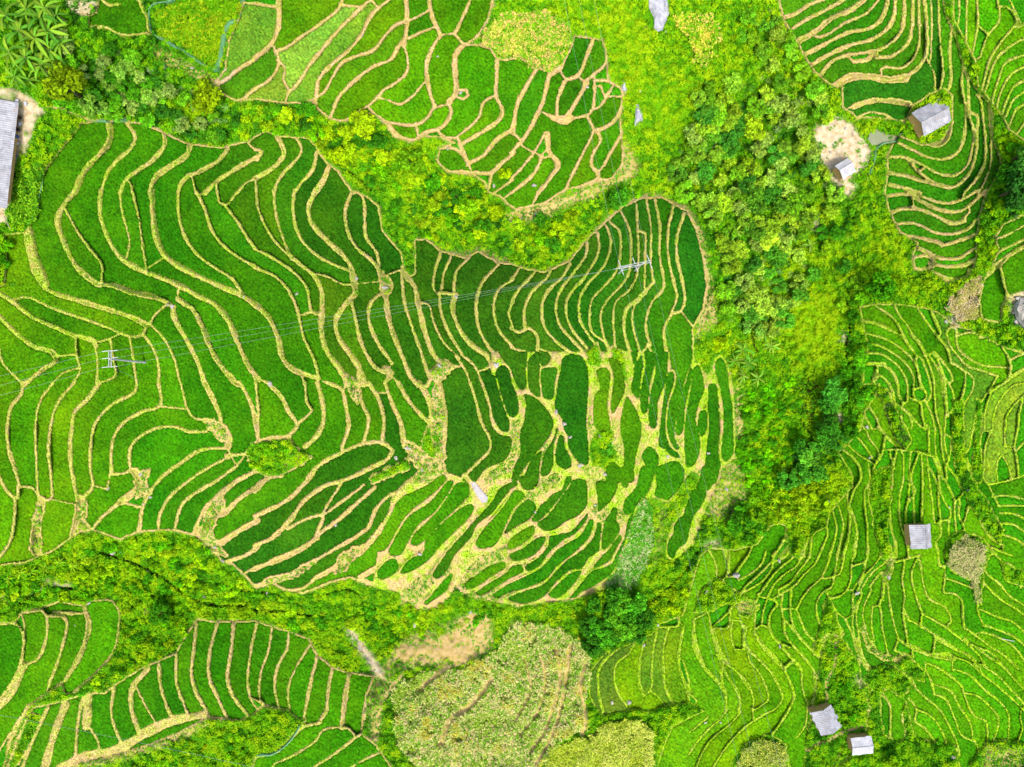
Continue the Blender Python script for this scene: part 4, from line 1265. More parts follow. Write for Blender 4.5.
# ------------------------------------------------------------------ colours
KEXP = 2.6                                        # daylight level the display colours are divided by
def lin(c):
    c = np.asarray(c, float) / 255.0
    return np.where(c <= .04045, c / 12.92, ((c + .055) / 1.055) ** 2.4)
def leafc(c, k=1.0):
    a = lin(c) * k / KEXP; a[0] = min(max(a[0] * 1.35, .20 * a[1]), .60 * a[1]); return (float(a[0]), float(a[1]), float(a[2]), 1.0)
def alb(c, k=1.0):
    a = lin(c) * k / KEXP
    return (float(a[0]), float(a[1]), float(a[2]), 1.0)

# ------------------------------------------------------------------ materials
def mat(name):
    m = bpy.data.materials.new(name); m.use_nodes = True
    nt = m.node_tree; nt.nodes.clear()
    o = nt.nodes.new('ShaderNodeOutputMaterial'); b = nt.nodes.new('ShaderNodeBsdfPrincipled')
    nt.links.new(b.outputs[0], o.inputs[0]); b.inputs['Roughness'].default_value = .8
    b.inputs['Specular IOR Level'].default_value = .03
    return m, nt, b
def nd(nt, t, **k):
    n = nt.nodes.new(t)
    for a, v in k.items(): setattr(n, a, v)
    return n
def noise(nt, scale, detail=3, rough=.6):
    n = nd(nt, 'ShaderNodeTexNoise'); n.inputs['Scale'].default_value = scale; n.inputs['Detail'].default_value = detail; n.inputs['Roughness'].default_value = rough
    g = nd(nt, 'ShaderNodeNewGeometry'); nt.links.new(g.outputs['Position'], n.inputs['Vector'])
    return n.outputs['Fac']
def ramp(nt, fac, stops):
    r = nd(nt, 'ShaderNodeValToRGB'); e = r.color_ramp.elements
    while len(e) < len(stops): e.new(.5)
    for el, (p, c) in zip(e, stops): el.position = p; el.color = c
    nt.links.new(fac, r.inputs[0]); return r.outputs[0]
def mixc(nt, fac, a, b, mode='MIX'):
    n = nd(nt, 'ShaderNodeMix', data_type='RGBA', blend_type=mode)
    if isinstance(fac, (int, float)): n.inputs[0].default_value = fac
    else: nt.links.new(fac, n.inputs[0])
    for s, x in ((6, a), (7, b)):
        if isinstance(x, tuple): n.inputs[s].default_value = x
        else: nt.links.new(x, n.inputs[s])
    return n.outputs[2]
def attr(nt, name):
    return nd(nt, 'ShaderNodeAttribute', attribute_name=name).outputs['Fac']
def mth(nt, op, a, b):
    n = nd(nt, 'ShaderNodeMath', operation=op)
    for i, x in enumerate((a, b)):
        if isinstance(x, (int, float)): n.inputs[i].default_value = x
        else: nt.links.new(x, n.inputs[i])
    n.use_clamp = op == 'ADD'
    return n.outputs[0]
def gray(v): return (v, v, v, 1)

def ground_material():
    m, nt, b = mat('hillside_ground')
    n1 = noise(nt, .9, 5, .7); n2 = noise(nt, .16, 4); n3 = noise(nt, 3.1, 3, .7)
    wild = ramp(nt, n1, [(.3, alb((50, 105, 12), .75)), (.46, alb((95, 165, 12), .8)), (.58, alb((135, 190, 16), .8)), (.72, alb((170, 200, 36), .8))])
    limec = ramp(nt, n1, [(.3, alb((90, 180, 5), 1.3)), (.5, alb((150, 210, 8), 1.3)), (.7, alb((190, 222, 20), 1.3))])
    tanb = ramp(nt, n3, [(.3, alb((184, 155, 70), 1.15)), (.5, alb((222, 190, 118), 1.2)), (.7, alb((240, 214, 165), 1.2))])
    grb = ramp(nt, n3, [(.3, alb((105, 175, 8), 1.25)), (.5, alb((160, 205, 20), 1.3)), (.7, alb((205, 218, 60), 1.3))])
    strawc = ramp(nt, n1, [(.3, alb((140, 185, 30), 1.2)), (.42, alb((205, 190, 90), 1.1)), (.58, alb((228, 196, 135), 1.15)), (.72, alb((180, 205, 50), 1.2))])
    dirtc = ramp(nt, n1, [(.28, alb((170, 150, 90), 1.1)), (.42, alb((226, 198, 150), 1.1)), (.6, alb((246, 226, 196), 1.1)), (.75, alb((205, 190, 140), 1.1))])
    darkc = ramp(nt, n1, [(.3, alb((60, 45, 15))), (.6, alb((95, 90, 25))), (.75, alb((70, 120, 20)))])
    t = mth(nt, 'ADD', attr(nt, 'tan'), mth(nt, 'MULTIPLY', mth(nt, 'SUBTRACT', n2, .5), 1.0))
    n2b = mth(nt, 'ADD', t, mth(nt, 'MULTIPLY', mth(nt, 'SUBTRACT', n1, .47), 2.2))
    bc = mixc(nt, n2b, grb, tanb)
    c = mixc(nt, attr(nt, 'lime'), wild, limec)
    c = mixc(nt, attr(nt, 'bund'), c, bc)
    c = mixc(nt, attr(nt, 'straw'), c, strawc)
    c = mixc(nt, attr(nt, 'dirt'), c, dirtc)
    earthc = ramp(nt, n1, [(.3, alb((150, 175, 50))), (.45, alb((214, 165, 110))), (.6, alb((232, 188, 140))), (.72, alb((190, 195, 80)))])
    c = mixc(nt, attr(nt, 'earth'), c, earthc)
    c = mixc(nt, attr(nt, 'dark'), c, darkc)
    c = mixc(nt, attr(nt, 'mud'), c, alb((60, 75, 30)))
    nt.links.new(c, b.inputs['Base Color'])
    bp = nd(nt, 'ShaderNodeBump'); bp.inputs['Strength'].default_value = .6; bp.inputs['Distance'].default_value = .15
    nt.links.new(n3, bp.inputs['Height']); nt.links.new(bp.outputs[0], b.inputs['Normal'])
    return m
def tint_material(name, amp=.5, scale=2.6, attrname=None, translucent=0, rough=.7):
    m, nt, b = mat(name); b.inputs['Roughness'].default_value = rough
    oi = nd(nt, 'ShaderNodeObjectInfo').outputs['Color']
    n1 = noise(nt, scale, 4, .75); n2 = noise(nt, .22, 3)
    k = ramp(nt, n1, [(.25, gray(1 - amp)), (.5, gray(1)), (.75, gray(1 + amp))])
    c = mixc(nt, 1.0, oi, k, 'MULTIPLY')
    k2 = ramp(nt, n2, [(.3, (.9, .92, 1.05, 1)), (.7, (1.1, 1.06, .9, 1))])
    c = mixc(nt, 1.0, c, k2, 'MULTIPLY')
    if attrname:
        g = nd(nt, 'ShaderNodeAttribute', attribute_name=attrname).outputs['Color']
        c = mixc(nt, 1.0, c, g, 'MULTIPLY')
    nt.links.new(c, b.inputs['Base Color'])
    if translucent:
        tr = nd(nt, 'ShaderNodeBsdfTranslucent'); nt.links.new(c, tr.inputs[0])
        ms = nd(nt, 'ShaderNodeMixShader'); ms.inputs[0].default_value = translucent
        nt.links.new(b.outputs[0], ms.inputs[1]); nt.links.new(tr.outputs[0], ms.inputs[2])
        nt.links.new(ms.outputs[0], nt.nodes['Material Output'].inputs[0])
    return m
def vcol_material(name, attrname='leafcol', translucent=.25):
    m, nt, b = mat(name)
    c = nd(nt, 'ShaderNodeAttribute', attribute_name=attrname).outputs['Color']
    nt.links.new(c, b.inputs['Base Color'])
    tr = nd(nt, 'ShaderNodeBsdfTranslucent'); nt.links.new(c, tr.inputs[0])
    ms = nd(nt, 'ShaderNodeMixShader'); ms.inputs[0].default_value = translucent
    nt.links.new(b.outputs[0], ms.inputs[1]); nt.links.new(tr.outputs[0], ms.inputs[2])
    nt.links.new(ms.outputs[0], nt.nodes['Material Output'].inputs[0])
    return m
def plain(name, c, c2=None, scale=3.0, rough=.7, metal=0, spec=.3):
    m, nt, b = mat(name); b.inputs['Roughness'].default_value = rough; b.inputs['Metallic'].default_value = metal
    b.inputs['Specular IOR Level'].default_value = spec
    n = noise(nt, scale, 5, .7)
    nt.links.new(ramp(nt, n, [(.3, alb(c)), (.7, alb(c2 or tuple(x * .8 for x in c)))]), b.inputs['Base Color'])
    return m
MG = ground_material()
MRICE = tint_material('rice_canopy', .4, 2.4, 'lum', 0, 1.0)
MLEAF = tint_material('tree_leaves', .2, 1.5, 'lum', .3)
MVEG = vcol_material('undergrowth_leaves'); MCROP = vcol_material('crop_leaves')
MBARK = plain('bark', (130, 110, 80), (95, 80, 55), 6)
MROCK = plain('rock', (228, 222, 208), (150, 140, 122), 1.6, .85)
MROCKB = plain('pale_outcrop_rock', (236, 232, 234), (150, 156, 172), 1.1, .7)
def roof_material(name, c1, c2, rust):
    m, nt, b = mat(name); b.inputs['Roughness'].default_value = .6; b.inputs['Specular IOR Level'].default_value = .2
    tc = nd(nt, 'ShaderNodeTexCoord'); sx = nd(nt, 'ShaderNodeSeparateXYZ'); nt.links.new(tc.outputs['Object'], sx.inputs[0]); cx = nd(nt, 'ShaderNodeCombineXYZ')
    for i_, per in ((0, .92), (1, 1.3)):
        f_ = nd(nt, 'ShaderNodeMath', operation='FLOOR'); d_ = nd(nt, 'ShaderNodeMath', operation='DIVIDE'); d_.inputs[1].default_value = per
        nt.links.new(sx.outputs[i_], d_.inputs[0]); nt.links.new(d_.outputs[0], f_.inputs[0]); nt.links.new(f_.outputs[0], cx.inputs[i_])
    wn = nd(nt, 'ShaderNodeTexWhiteNoise'); nt.links.new(cx.outputs[0], wn.inputs['Vector'])
    sheet = ramp(nt, wn.outputs['Value'], [(0, gray(.78)), (.6, gray(1.0)), (1, gray(1.1))])
    c = ramp(nt, noise(nt, 1.1, 6, .75), [(.3, alb(c2)), (.62, alb(c1))])
    c = mixc(nt, 1.0, c, sheet, 'MULTIPLY')
    st = ramp(nt, noise(nt, .55, 5, .7), [(.56, gray(0)), (.72, gray(rust))]); c = mixc(nt, st, c, alb((150, 120, 95)))
    nt.links.new(c, b.inputs['Base Color']); return m
MROOF = roof_material('weathered_roof_sheet', (212, 211, 214), (160, 160, 164), .7)
MROOFW = roof_material('white_roof_sheet', (240, 238, 238), (205, 203, 206), .35)
MWALL = plain('timber_wall', (245, 200, 120), (215, 165, 90), 2.0)
MPOLE = plain('concrete_pole', (232, 232, 228), (200, 200, 196), 2)
MWIRE = plain('aluminium_wire', (175, 200, 170), None, 2, .5)
MINS = plain('white_insulator', (245, 245, 245), (225, 230, 232), 3, .3)
MNET = plain('teal_net', (125, 190, 125), (90, 155, 95), 2)
MWOOD = plain('grey_timber', (200, 185, 150), (150, 130, 95), 3)
MWATER = plain('murky_water', (178, 182, 140), (160, 168, 120), .4, .15, 0, .5)
MSLAB = plain('stone_slab', (225, 215, 205), (175, 170, 170), 2, .8)
MPIPE = plain('blue_plastic', (70, 110, 170), (55, 90, 150), 2, .4)
MCLOTH = plain('pale_tarp', (235, 235, 240), (200, 205, 215), 2, .6)
MDK = plain('dark_goods', (60, 55, 60), (90, 80, 80), 2, .6)

# ------------------------------------------------------------------ mesh builders
def mesh_np(name, verts, faces, material, k=4, attrs=None):
    me = bpy.data.meshes.new(name)
    verts = np.ascontiguousarray(verts, np.float32); faces = np.ascontiguousarray(faces, np.int32)
    me.vertices.add(len(verts)); me.vertices.foreach_set('co', verts.ravel())
    me.loops.add(faces.size); me.loops.foreach_set('vertex_index', faces.ravel())
    me.polygons.add(len(faces)); me.polygons.foreach_set('loop_start', np.arange(0, faces.size, k, dtype=np.int32))
    me.update(calc_edges=True)
    for nm, a in (attrs or {}).items():
        a = np.ascontiguousarray(a, np.float32)
        if a.ndim == 1: me.attributes.new(nm, 'FLOAT', 'POINT').data.foreach_set('value', a)
        else: me.attributes.new(nm, 'FLOAT_COLOR', 'POINT').data.foreach_set('color', a.ravel())
    if material: me.materials.append(material)
    return me
def link(name, me, parent=None, loc=None):
    o = bpy.data.objects.new(name, me); COL.objects.link(o)
    if parent: o.parent = parent
    if loc is not None: o.location = loc
    return o
def tag(o, label=None, cat=None, group=None, kind=None):
    if label: o['label'] = label
    if cat: o['category'] = cat
    if group: o['group'] = group
    if kind: o['kind'] = kind
    return o
class MB:
    def __init__(s): s.v = []; s.f = []
    def box(s, c, d, rot=None):
        n = len(s.v)
        for x in (-.5, .5):
            for y in (-.5, .5):
                for z in (-.5, .5):
                    p = Vector((x * d[0], y * d[1], z * d[2]))
                    if rot is not None: p = rot @ p
                    s.v.append(tuple(p + Vector(c)))
        for q in ((0, 1, 3, 2), (4, 6, 7, 5), (0, 4, 5, 1), (2, 3, 7, 6), (0, 2, 6, 4), (1, 5, 7, 3)): s.f.append(tuple(n + i for i in q))
    def tube(s, pts, rad, n=8, cap=True):
        pts = [Vector(p) for p in pts]
        if not hasattr(rad, '__len__'): rad = [rad] * len(pts)
        base = len(s.v); up = None
        for i, p in enumerate(pts):
            t = (pts[min(i + 1, len(pts) - 1)] - pts[max(i - 1, 0)]).normalized()
            a = t.orthogonal().normalized() if up is None else (up - t * up.dot(t)).normalized()
            up = a; b = t.cross(a)
            for k in range(n):
                an = 2 * math.pi * k / n
                s.v.append(tuple(p + (a * math.cos(an) + b * math.sin(an)) * rad[i]))
        for i in range(len(pts) - 1):
            for k in range(n):
                a0 = base + i * n + k; a1 = base + i * n + (k + 1) % n
                s.f.append((a0, a1, a1 + n, a0 + n))
        if cap:
            s.f.append(tuple(base + k for k in range(n))[::-1]); s.f.append(tuple(base + (len(pts) - 1) * n + k for k in range(n)))
    def mesh(s, name, m):
        me = bpy.data.meshes.new(name); me.from_pydata(s.v, [], s.f); me.materials.append(m); me.update()
        return me
    def build(s, name, m, parent=None, loc=None): return link(name, s.mesh(name, m), parent, loc)

# ------------------------------------------------------------------ ground sheet
far = [-7000, -3500, -1700, -900, -480, -260, -150, -100]
ue = np.concatenate([far, uu, [1024 - f for f in far[::-1]]]).astype(float)
ve = np.concatenate([far, vv, [767 - f for f in far[::-1]]]).astype(float)
K = len(far)
def ext(a): return np.pad(a, K, mode='edge')
def ext0(a):
    a = a.copy(); a[:20] = 0; a[-20:] = 0; a[:, :20] = 0; a[:, -20:] = 0
    return np.pad(a, K)
_U, _V = np.meshgrid(ue, ve); _Z = ext(TZ)
co = Wn(_U, _V, _Z).reshape(-1, 3)
nx, ny = len(ue), len(ve)
ix = np.arange(nx * ny).reshape(ny, nx)
quads = np.stack([ix[:-1, :-1], ix[1:, :-1], ix[1:, 1:], ix[:-1, 1:]], -1).reshape(-1, 4)
mud = np.clip(F / 1.0 + .3, 0, 1) * rice
me = mesh_np('hillside', co, quads, MG, attrs={'bund': ext0(bund).ravel(), 'tan': ext(tanf).ravel(), 'straw': ext0(straw).ravel(),
      'dirt': ext0(dirt).ravel(), 'lime': ext0(lime).ravel(), 'dark': ext0(dark).ravel(), 'earth': ext0(earth).ravel(), 'mud': ext0(mud).ravel()})
tag(link('hillside', me), kind='structure')
_uf, _vf = uu.astype(float), vv.astype(float)
def GZ(u, v): return zat(TZ, u, v)
def site(u, v, dz=0.0):
    z = GZ(u, v); x, y = W(u, v, z); return Vector((x, y, z + dz))
def hover(u, v, h):                                # point h metres above the ground that shows at (u,v)
    z = GZ(u, v) + h; x, y = W(u, v, z); return Vector((x, y, z))
def terr(u, v): return bil(TZ, _uf, _vf, np.asarray(u, float), np.asarray(v, float))

# ------------------------------------------------------------------ naming places
ORD = ['', 'second', 'third', 'fourth', 'fifth', 'sixth', 'seventh', 'eighth', 'ninth', 'tenth', 'eleventh', 'twelfth', 'thirteenth', 'fourteenth', 'fifteenth', 'sixteenth', 'seventeenth', 'eighteenth', 'nineteenth', 'twentieth']
def direction(dx, dy):
    a = (math.degrees(math.atan2(-dy, dx)) + 360) % 360
    return ['right of', 'upper right of', 'above', 'upper left of', 'left of', 'lower left of', 'below', 'lower right of'][int((a + 22.5) // 45) % 8]
def name_places(items, noun):
    """items: [u, v, size words, colour words]; returns one label each: n-th of its sort in that direction from the nearest landmark"""
    cells = {}
    info = []
    for i, (u, v, size, colr) in enumerate(items):
        d = [(math.hypot(u - a, v - b), k) for k, (a, b, _) in enumerate(LAND)]
        dist, k = min(d); a, b, nm = LAND[k]
        w = direction(u - a, v - b)
        cells.setdefault((k, w), []).append((dist, i)); info.append((nm, w))
    lab = [''] * len(items)
    for (k, w), lst in cells.items():
        lst.sort()
        for r, (_, i) in enumerate(lst):
            nm, w_ = info[i]; u, v, size, colr = items[i]
            o = ORD[r] if r < len(ORD) else 'number %d' % (r + 1)
            if r == 0: o = 'nearest' if len(lst) > 1 else ''
            s = f"{size} {colr} {noun}, {o} {w_} the {nm}"
            lab[i] = ' '.join(s.split())
    return lab

# ------------------------------------------------------------------ rice paddies
LD = LAB.copy()
cand = (~rice) & (F > -.6)
best = np.zeros_like(LAB)
for dj in (-1, 0, 1):
    for di in (-1, 0, 1):
        best = np.maximum(best, np.roll(np.roll(LAB, dj, 0), di, 1))
LD[cand] = best[cand]
gy, gx = np.gradient(F); gl = np.hypot(gx, gy) + 1e-6
mv = np.where((LD > 0) & (np.abs(F) < .62), -F, 0); mv = np.where((F > 0) & (F >= .5), 0, mv)
PU = UU + mv * gx / gl; PV = VV + mv * gy / gl
cz = levelled(LD)
clump = rng.normal(0, 1, LAB.shape)
CZ = cz + .20 + np.clip(F, 0, 1.5) * .08 + .06 * clump + .06 * N3
c00, c10, c11, c01 = LD[:-1, :-1], LD[1:, :-1], LD[1:, 1:], LD[:-1, 1:]
ok = (c00 > 0) & (c00 == c10) & (c00 == c11) & (c00 == c01)
jj, ii = np.nonzero(ok); cl = c00[ok]
order = np.argsort(cl, kind='stable'); jj, ii, cl = jj[order], ii[order], cl[order]
starts = np.flatnonzero(np.concatenate([[True], np.diff(cl) > 0])); ends = np.concatenate([starts[1:], [len(cl)]])
HJ = rng.normal(0, .13, LAB.shape)
GRAIN = np.clip(1 + .33 * rng.normal(0, 1, LAB.shape) + .12 * N14 + .08 * N6 + .12 * N40, .4, 1.9)
def paddy_mesh(j, i, origin):
    n = NX
    q = np.stack([j * n + i, (j + 1) * n + i, (j + 1) * n + i + 1, j * n + i + 1], -1)
    ed = np.concatenate([q[:, [0, 1]], q[:, [1, 2]], q[:, [2, 3]], q[:, [3, 0]]])
    es = np.sort(ed, 1); key = es[:, 0].astype(np.int64) * (NX * NY) + es[:, 1]
    _, idx, c = np.unique(key, return_index=True, return_counts=True)
    be = ed[idx[c == 1]]
    nodes, inv = np.unique(q, return_inverse=True); inv = inv.reshape(q.shape)
    P3 = Wn(PU.ravel()[nodes], PV.ravel()[nodes], CZ.ravel()[nodes])
    bn, binv = np.unique(be, return_inverse=True); binv = binv.reshape(be.shape)
    top = np.searchsorted(nodes, bn)
    low = P3[top].copy(); low[:, 2] -= .62
    # short step outwards keeps the skirt inside the bund
    V3 = np.concatenate([P3, low]); off = len(P3)
    t = np.searchsorted(nodes, be)
    sk = np.stack([t[:, 1], t[:, 0], off + binv[:, 0], off + binv[:, 1]], -1)
    g = GRAIN.ravel()[np.concatenate([nodes, bn])][:, None]; hue = (N14 * .16 + N40 * .14 + HJ).ravel()[np.concatenate([nodes, bn])][:, None]; g = np.concatenate([g * (1 + hue), g, g, np.ones_like(g)], 1)
    return V3 - np.array(origin), np.concatenate([inv, sk]), g
comps = []
for s, e in zip(starts, ends):
    if e - s < 12: continue
    j, i = jj[s:e], ii[s:e]
    u, v = i.mean() - M + .5, j.mean() - M + .5
    vis = ((i >= M) & (i < M + 1024) & (j >= M) & (j < M + 767)).sum()
    if vis < 10: continue
    # a point of the paddy itself (curved strips): the cell nearest its middle
    k = np.argmin((i - i.mean()) ** 2 + (j - j.mean()) ** 2)
    comps.append(dict(j=j, i=i, n=int(vis), u=float(i[k] - M + .5), v=float(j[k] - M + .5), lab=int(cl[s])))
comps.sort(key=lambda c: -c['n'])
hillname = {'A': 'big left slope', 'B1': 'plot beside the top left ravine', 'B': 'middle top slope', 'C': 'upper right slope', 'D': 'far top right slope', 'D2': 'right edge plots', 'E': 'lower right slope', 'F': 'bottom left corner', 'G': 'bottom left slope'}
items = []
for c in comps:
    cov = np.cov(np.stack([c['i'], c['j']])) + np.eye(2) * .3; ev = np.linalg.eigvalsh(cov); el = math.sqrt(ev[1] / ev[0])
    A = c['n']
    size = 'tiny' if A < 70 else 'small' if A < 220 else 'medium' if A < 700 else 'large' if A < 1800 else 'huge'
    shape = 'narrow' if el > 5 else 'long' if el > 2.6 else 'broad'
    col = idw(TONE, np.array([c['u']]), np.array([c['v']]))[0]
    rr = random.Random(c['lab']); f = rr.uniform(.86, 1.14); g = rr.uniform(-.1, .14)
    col = np.clip([col[0] * f * (1 + g) + rr.uniform(-4, 6), col[1] * (1 + (f - 1) * .55), col[2] * f], 1, 255); c['col'] = col
    tone = 'dark green' if col[1] < 128 else 'deep green' if col[1] < 148 else 'fresh green' if col[0] < 80 else 'yellow green'
    items.append((c['u'], c['v'], size + ' ' + shape, tone))
labels = name_places(items, 'rice paddy')
NMAX = 300
for c, lb in zip(comps[:NMAX], labels):
    org = Wn(np.array([c['u']]), np.array([c['v']]), np.array([zm[c['lab']]]))[0]
    V3, Q, G_ = paddy_mesh(c['j'], c['i'], org)
    o = link('rice_paddy', mesh_np('rice_paddy', V3, Q, MRICE, attrs={'lum': G_}), loc=org)
    o.color = alb(c['col'], .86)
    sl = SLOPE[int(c['v']) + M, int(c['u']) + M]
    tag(o, lb, 'rice paddy', 'rice paddies of the ' + hillname[HK[sl - 1]] if sl else 'rice paddies')
rest = comps[NMAX:]
if rest:
    VV_, QQ_, GG_, n0 = [], [], [], 0
    for c in rest:
        V3, Q, G_ = paddy_mesh(c['j'], c['i'], (0, 0, 0)); GG_.append(G_); VV_.append(V3); QQ_.append(Q + n0); n0 += len(V3)
    o = link('rice_crop', mesh_np('rice_crop', np.concatenate(VV_), np.concatenate(QQ_), MRICE, attrs={'lum': np.concatenate(GG_)})); o.color = alb((66, 165, 10), .86)
    tag(o, 'scattered smallest corners of rice between the terrace bunds', 'rice', kind='stuff')
print('PADDIES', len(comps), [c['n'] for c in comps[:12]], comps[min(len(comps) - 1, 299)]['n'])

# ------------------------------------------------------------------ leaf clouds
def leaves(c, n, length, width, up=.75, fold=.15, seed=0):
    """diamond leaves at points c (m,3) facing along normals n"""
    r = np.random.default_rng(seed); m = len(c)
    n = n + r.normal(0, .35, n.shape); n /= np.linalg.norm(n, axis=1, keepdims=True)
    a = r.normal(0, 1, n.shape); d = a - n * (a * n).sum(1, keepdims=True); d /= np.linalg.norm(d, axis=1, keepdims=True)
    s = np.cross(n, d)
    L = (length * r.uniform(.7, 1.3, m))[:, None]; Wd = (width * r.uniform(.7, 1.3, m))[:, None]
    v = np.stack([c - d * L * .5, c + s * Wd * .5 + n * fold * Wd, c + d * L * .5 - n * .12 * L, c - s * Wd * .5 + n * fold * Wd], 1).reshape(-1, 3)
    q = np.arange(m * 4).reshape(m, 4)
    return v, q
def up_normals(m, seed, spread=.5):
    r = np.random.default_rng(seed); n = r.normal(0, spread, (m, 3)); n[:, 2] = 1
    return n / np.linalg.norm(n, axis=1, keepdims=True)

# undergrowth on all open ground
inframe = (UU > -40) & (UU < 1064) & (VV > -40) & (VV < 807)
openg = (np.clip(-np.minimum(SE, SWp), 0, 3) > .9) & inframe & ~maizemask & (F < -.5)
dens = np.where(openg, 1 - np.clip(dirt * 1.15 + straw * .75 + earth * .9 + stream * .9 + (dark - stream * .8) * .3, 0, 1), 0)
pond = P("868,139 870,133 876,129 882,131 890,135 898,136 899,140 892,143 882,145 872,145")
rockp = P("649,-20 648,0 649,8 654,18 654,28 657,32 663,30 666,22 670,12 668,0 662,-20")
yard = P("-40,86 14,88 32,98 46,112 36,120 30,140 24,156 20,150 14,170 10,205 4,225 -40,225")
for pl in (pond, rockp, yard): dens[inside(pl)] = 0
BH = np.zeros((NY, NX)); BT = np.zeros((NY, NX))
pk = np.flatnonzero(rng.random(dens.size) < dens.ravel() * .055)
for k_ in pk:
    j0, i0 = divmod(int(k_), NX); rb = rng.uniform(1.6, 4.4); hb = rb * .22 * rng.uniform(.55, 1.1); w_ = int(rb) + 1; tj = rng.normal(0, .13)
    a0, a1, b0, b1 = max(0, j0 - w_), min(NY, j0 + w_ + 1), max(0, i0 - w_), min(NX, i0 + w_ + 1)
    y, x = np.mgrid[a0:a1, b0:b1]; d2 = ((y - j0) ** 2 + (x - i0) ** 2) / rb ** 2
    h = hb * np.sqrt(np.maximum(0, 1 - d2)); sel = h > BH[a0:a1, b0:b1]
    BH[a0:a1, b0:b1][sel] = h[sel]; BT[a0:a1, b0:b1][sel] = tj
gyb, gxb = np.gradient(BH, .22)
pk = np.flatnonzero(rng.random(dens.size) < dens.ravel() * .52)
m = len(pk); cu = UU.ravel()[pk] + rng.uniform(-.5, .5, m); cv = VV.ravel()[pk] + rng.uniform(-.5, .5, m)
tone = .52 + lush.ravel()[pk] + .20 * N14.ravel()[pk] + .12 * N40.ravel()[pk] + BT.ravel()[pk] + .10 * lime.ravel()[pk] + .42 * (BH.ravel()[pk] - .38) + rng.normal(0, .06, m)  # low gaps between bush humps get darker leaves, shade put into the colour
hgt = (BH.ravel()[pk] + .08) * np.clip(-np.minimum(SE, SWp).ravel()[pk] / 3, .3, 1)
KL = 5
c = np.repeat(Wn(cu, cv, terr(cu, cv) + hgt), KL, 0) + rng.normal(0, 1, (m * KL, 3)) * np.array([.14, .14, .05])
nn = np.stack([-gxb.ravel()[pk], gyb.ravel()[pk], np.full(m, 1.1)], -1); nn /= np.linalg.norm(nn, axis=1, keepdims=True)
v, q = leaves(c, np.repeat(nn, KL, 0), .36, .22, seed=3)
PAL = np.array([alb((36, 92, 16), 1.3), alb((70, 155, 18), 1.5), alb((112, 192, 16), 1.5), alb((155, 213, 14), 1.45), alb((186, 226, 20), 1.4)])[:, :3]
def palette(pal, t):
    t = np.clip(t, 0, .999) * (len(pal) - 1); i = t.astype(int); f = (t - i)[:, None]
    return pal[i] * (1 - f) + pal[np.minimum(i + 1, len(pal) - 1)] * f
col = palette(PAL, np.repeat(tone, KL) + rng.normal(0, .05, m * KL))
col = np.concatenate([col, np.ones((len(col), 1))], 1)
tag(link('undergrowth', mesh_np('undergrowth', v, q, MVEG, attrs={'leafcol': np.repeat(col, 4, 0)})), 'bright green scrub and weeds covering the banks and ravines', 'undergrowth', kind='stuff')
# grass and stubble on the bunds
bm_ = (F < -.25) & (bund > .35) & inframe
pk = np.flatnonzero(bm_.ravel() & (rng.random(bm_.size) < .42))
m = len(pk); cu = UU.ravel()[pk] + rng.uniform(-.5, .5, m); cv = VV.ravel()[pk] + rng.uniform(-.5, .5, m); KL = 3
t = np.clip(tanf.ravel()[pk] + .45 * N6.ravel()[pk] + .25 * N14.ravel()[pk] + .25 * N3.ravel()[pk] + np.maximum(straw, dirt).ravel()[pk] * .4, 0, 1)
PB = np.array([alb((95, 175, 8), 1.2), alb((150, 200, 18), 1.3), alb((202, 200, 66), 1.2), alb((226, 194, 118), 1.2), alb((242, 214, 165), 1.2)])[:, :3]
c = np.repeat(Wn(cu, cv, terr(cu, cv) + .08), KL, 0) + rng.normal(0, 1, (m * KL, 3)) * np.array([.1, .1, .03])
v, q = leaves(c, up_normals(m * KL, 6, .5), .26, .13, seed=4)
col = palette(PB, np.repeat(t, KL) + rng.normal(0, .13, m * KL)) * rng.uniform(.85, 1.12, (m * KL, 1)); col = np.concatenate([col, np.ones((len(col), 1))], 1)
tag(link('bund_grass', mesh_np('bund_grass', v, q, MVEG, attrs={'leafcol': np.repeat(col, 4, 0)})), 'dry straw and short grass along the bunds between paddies', 'grass', kind='stuff')
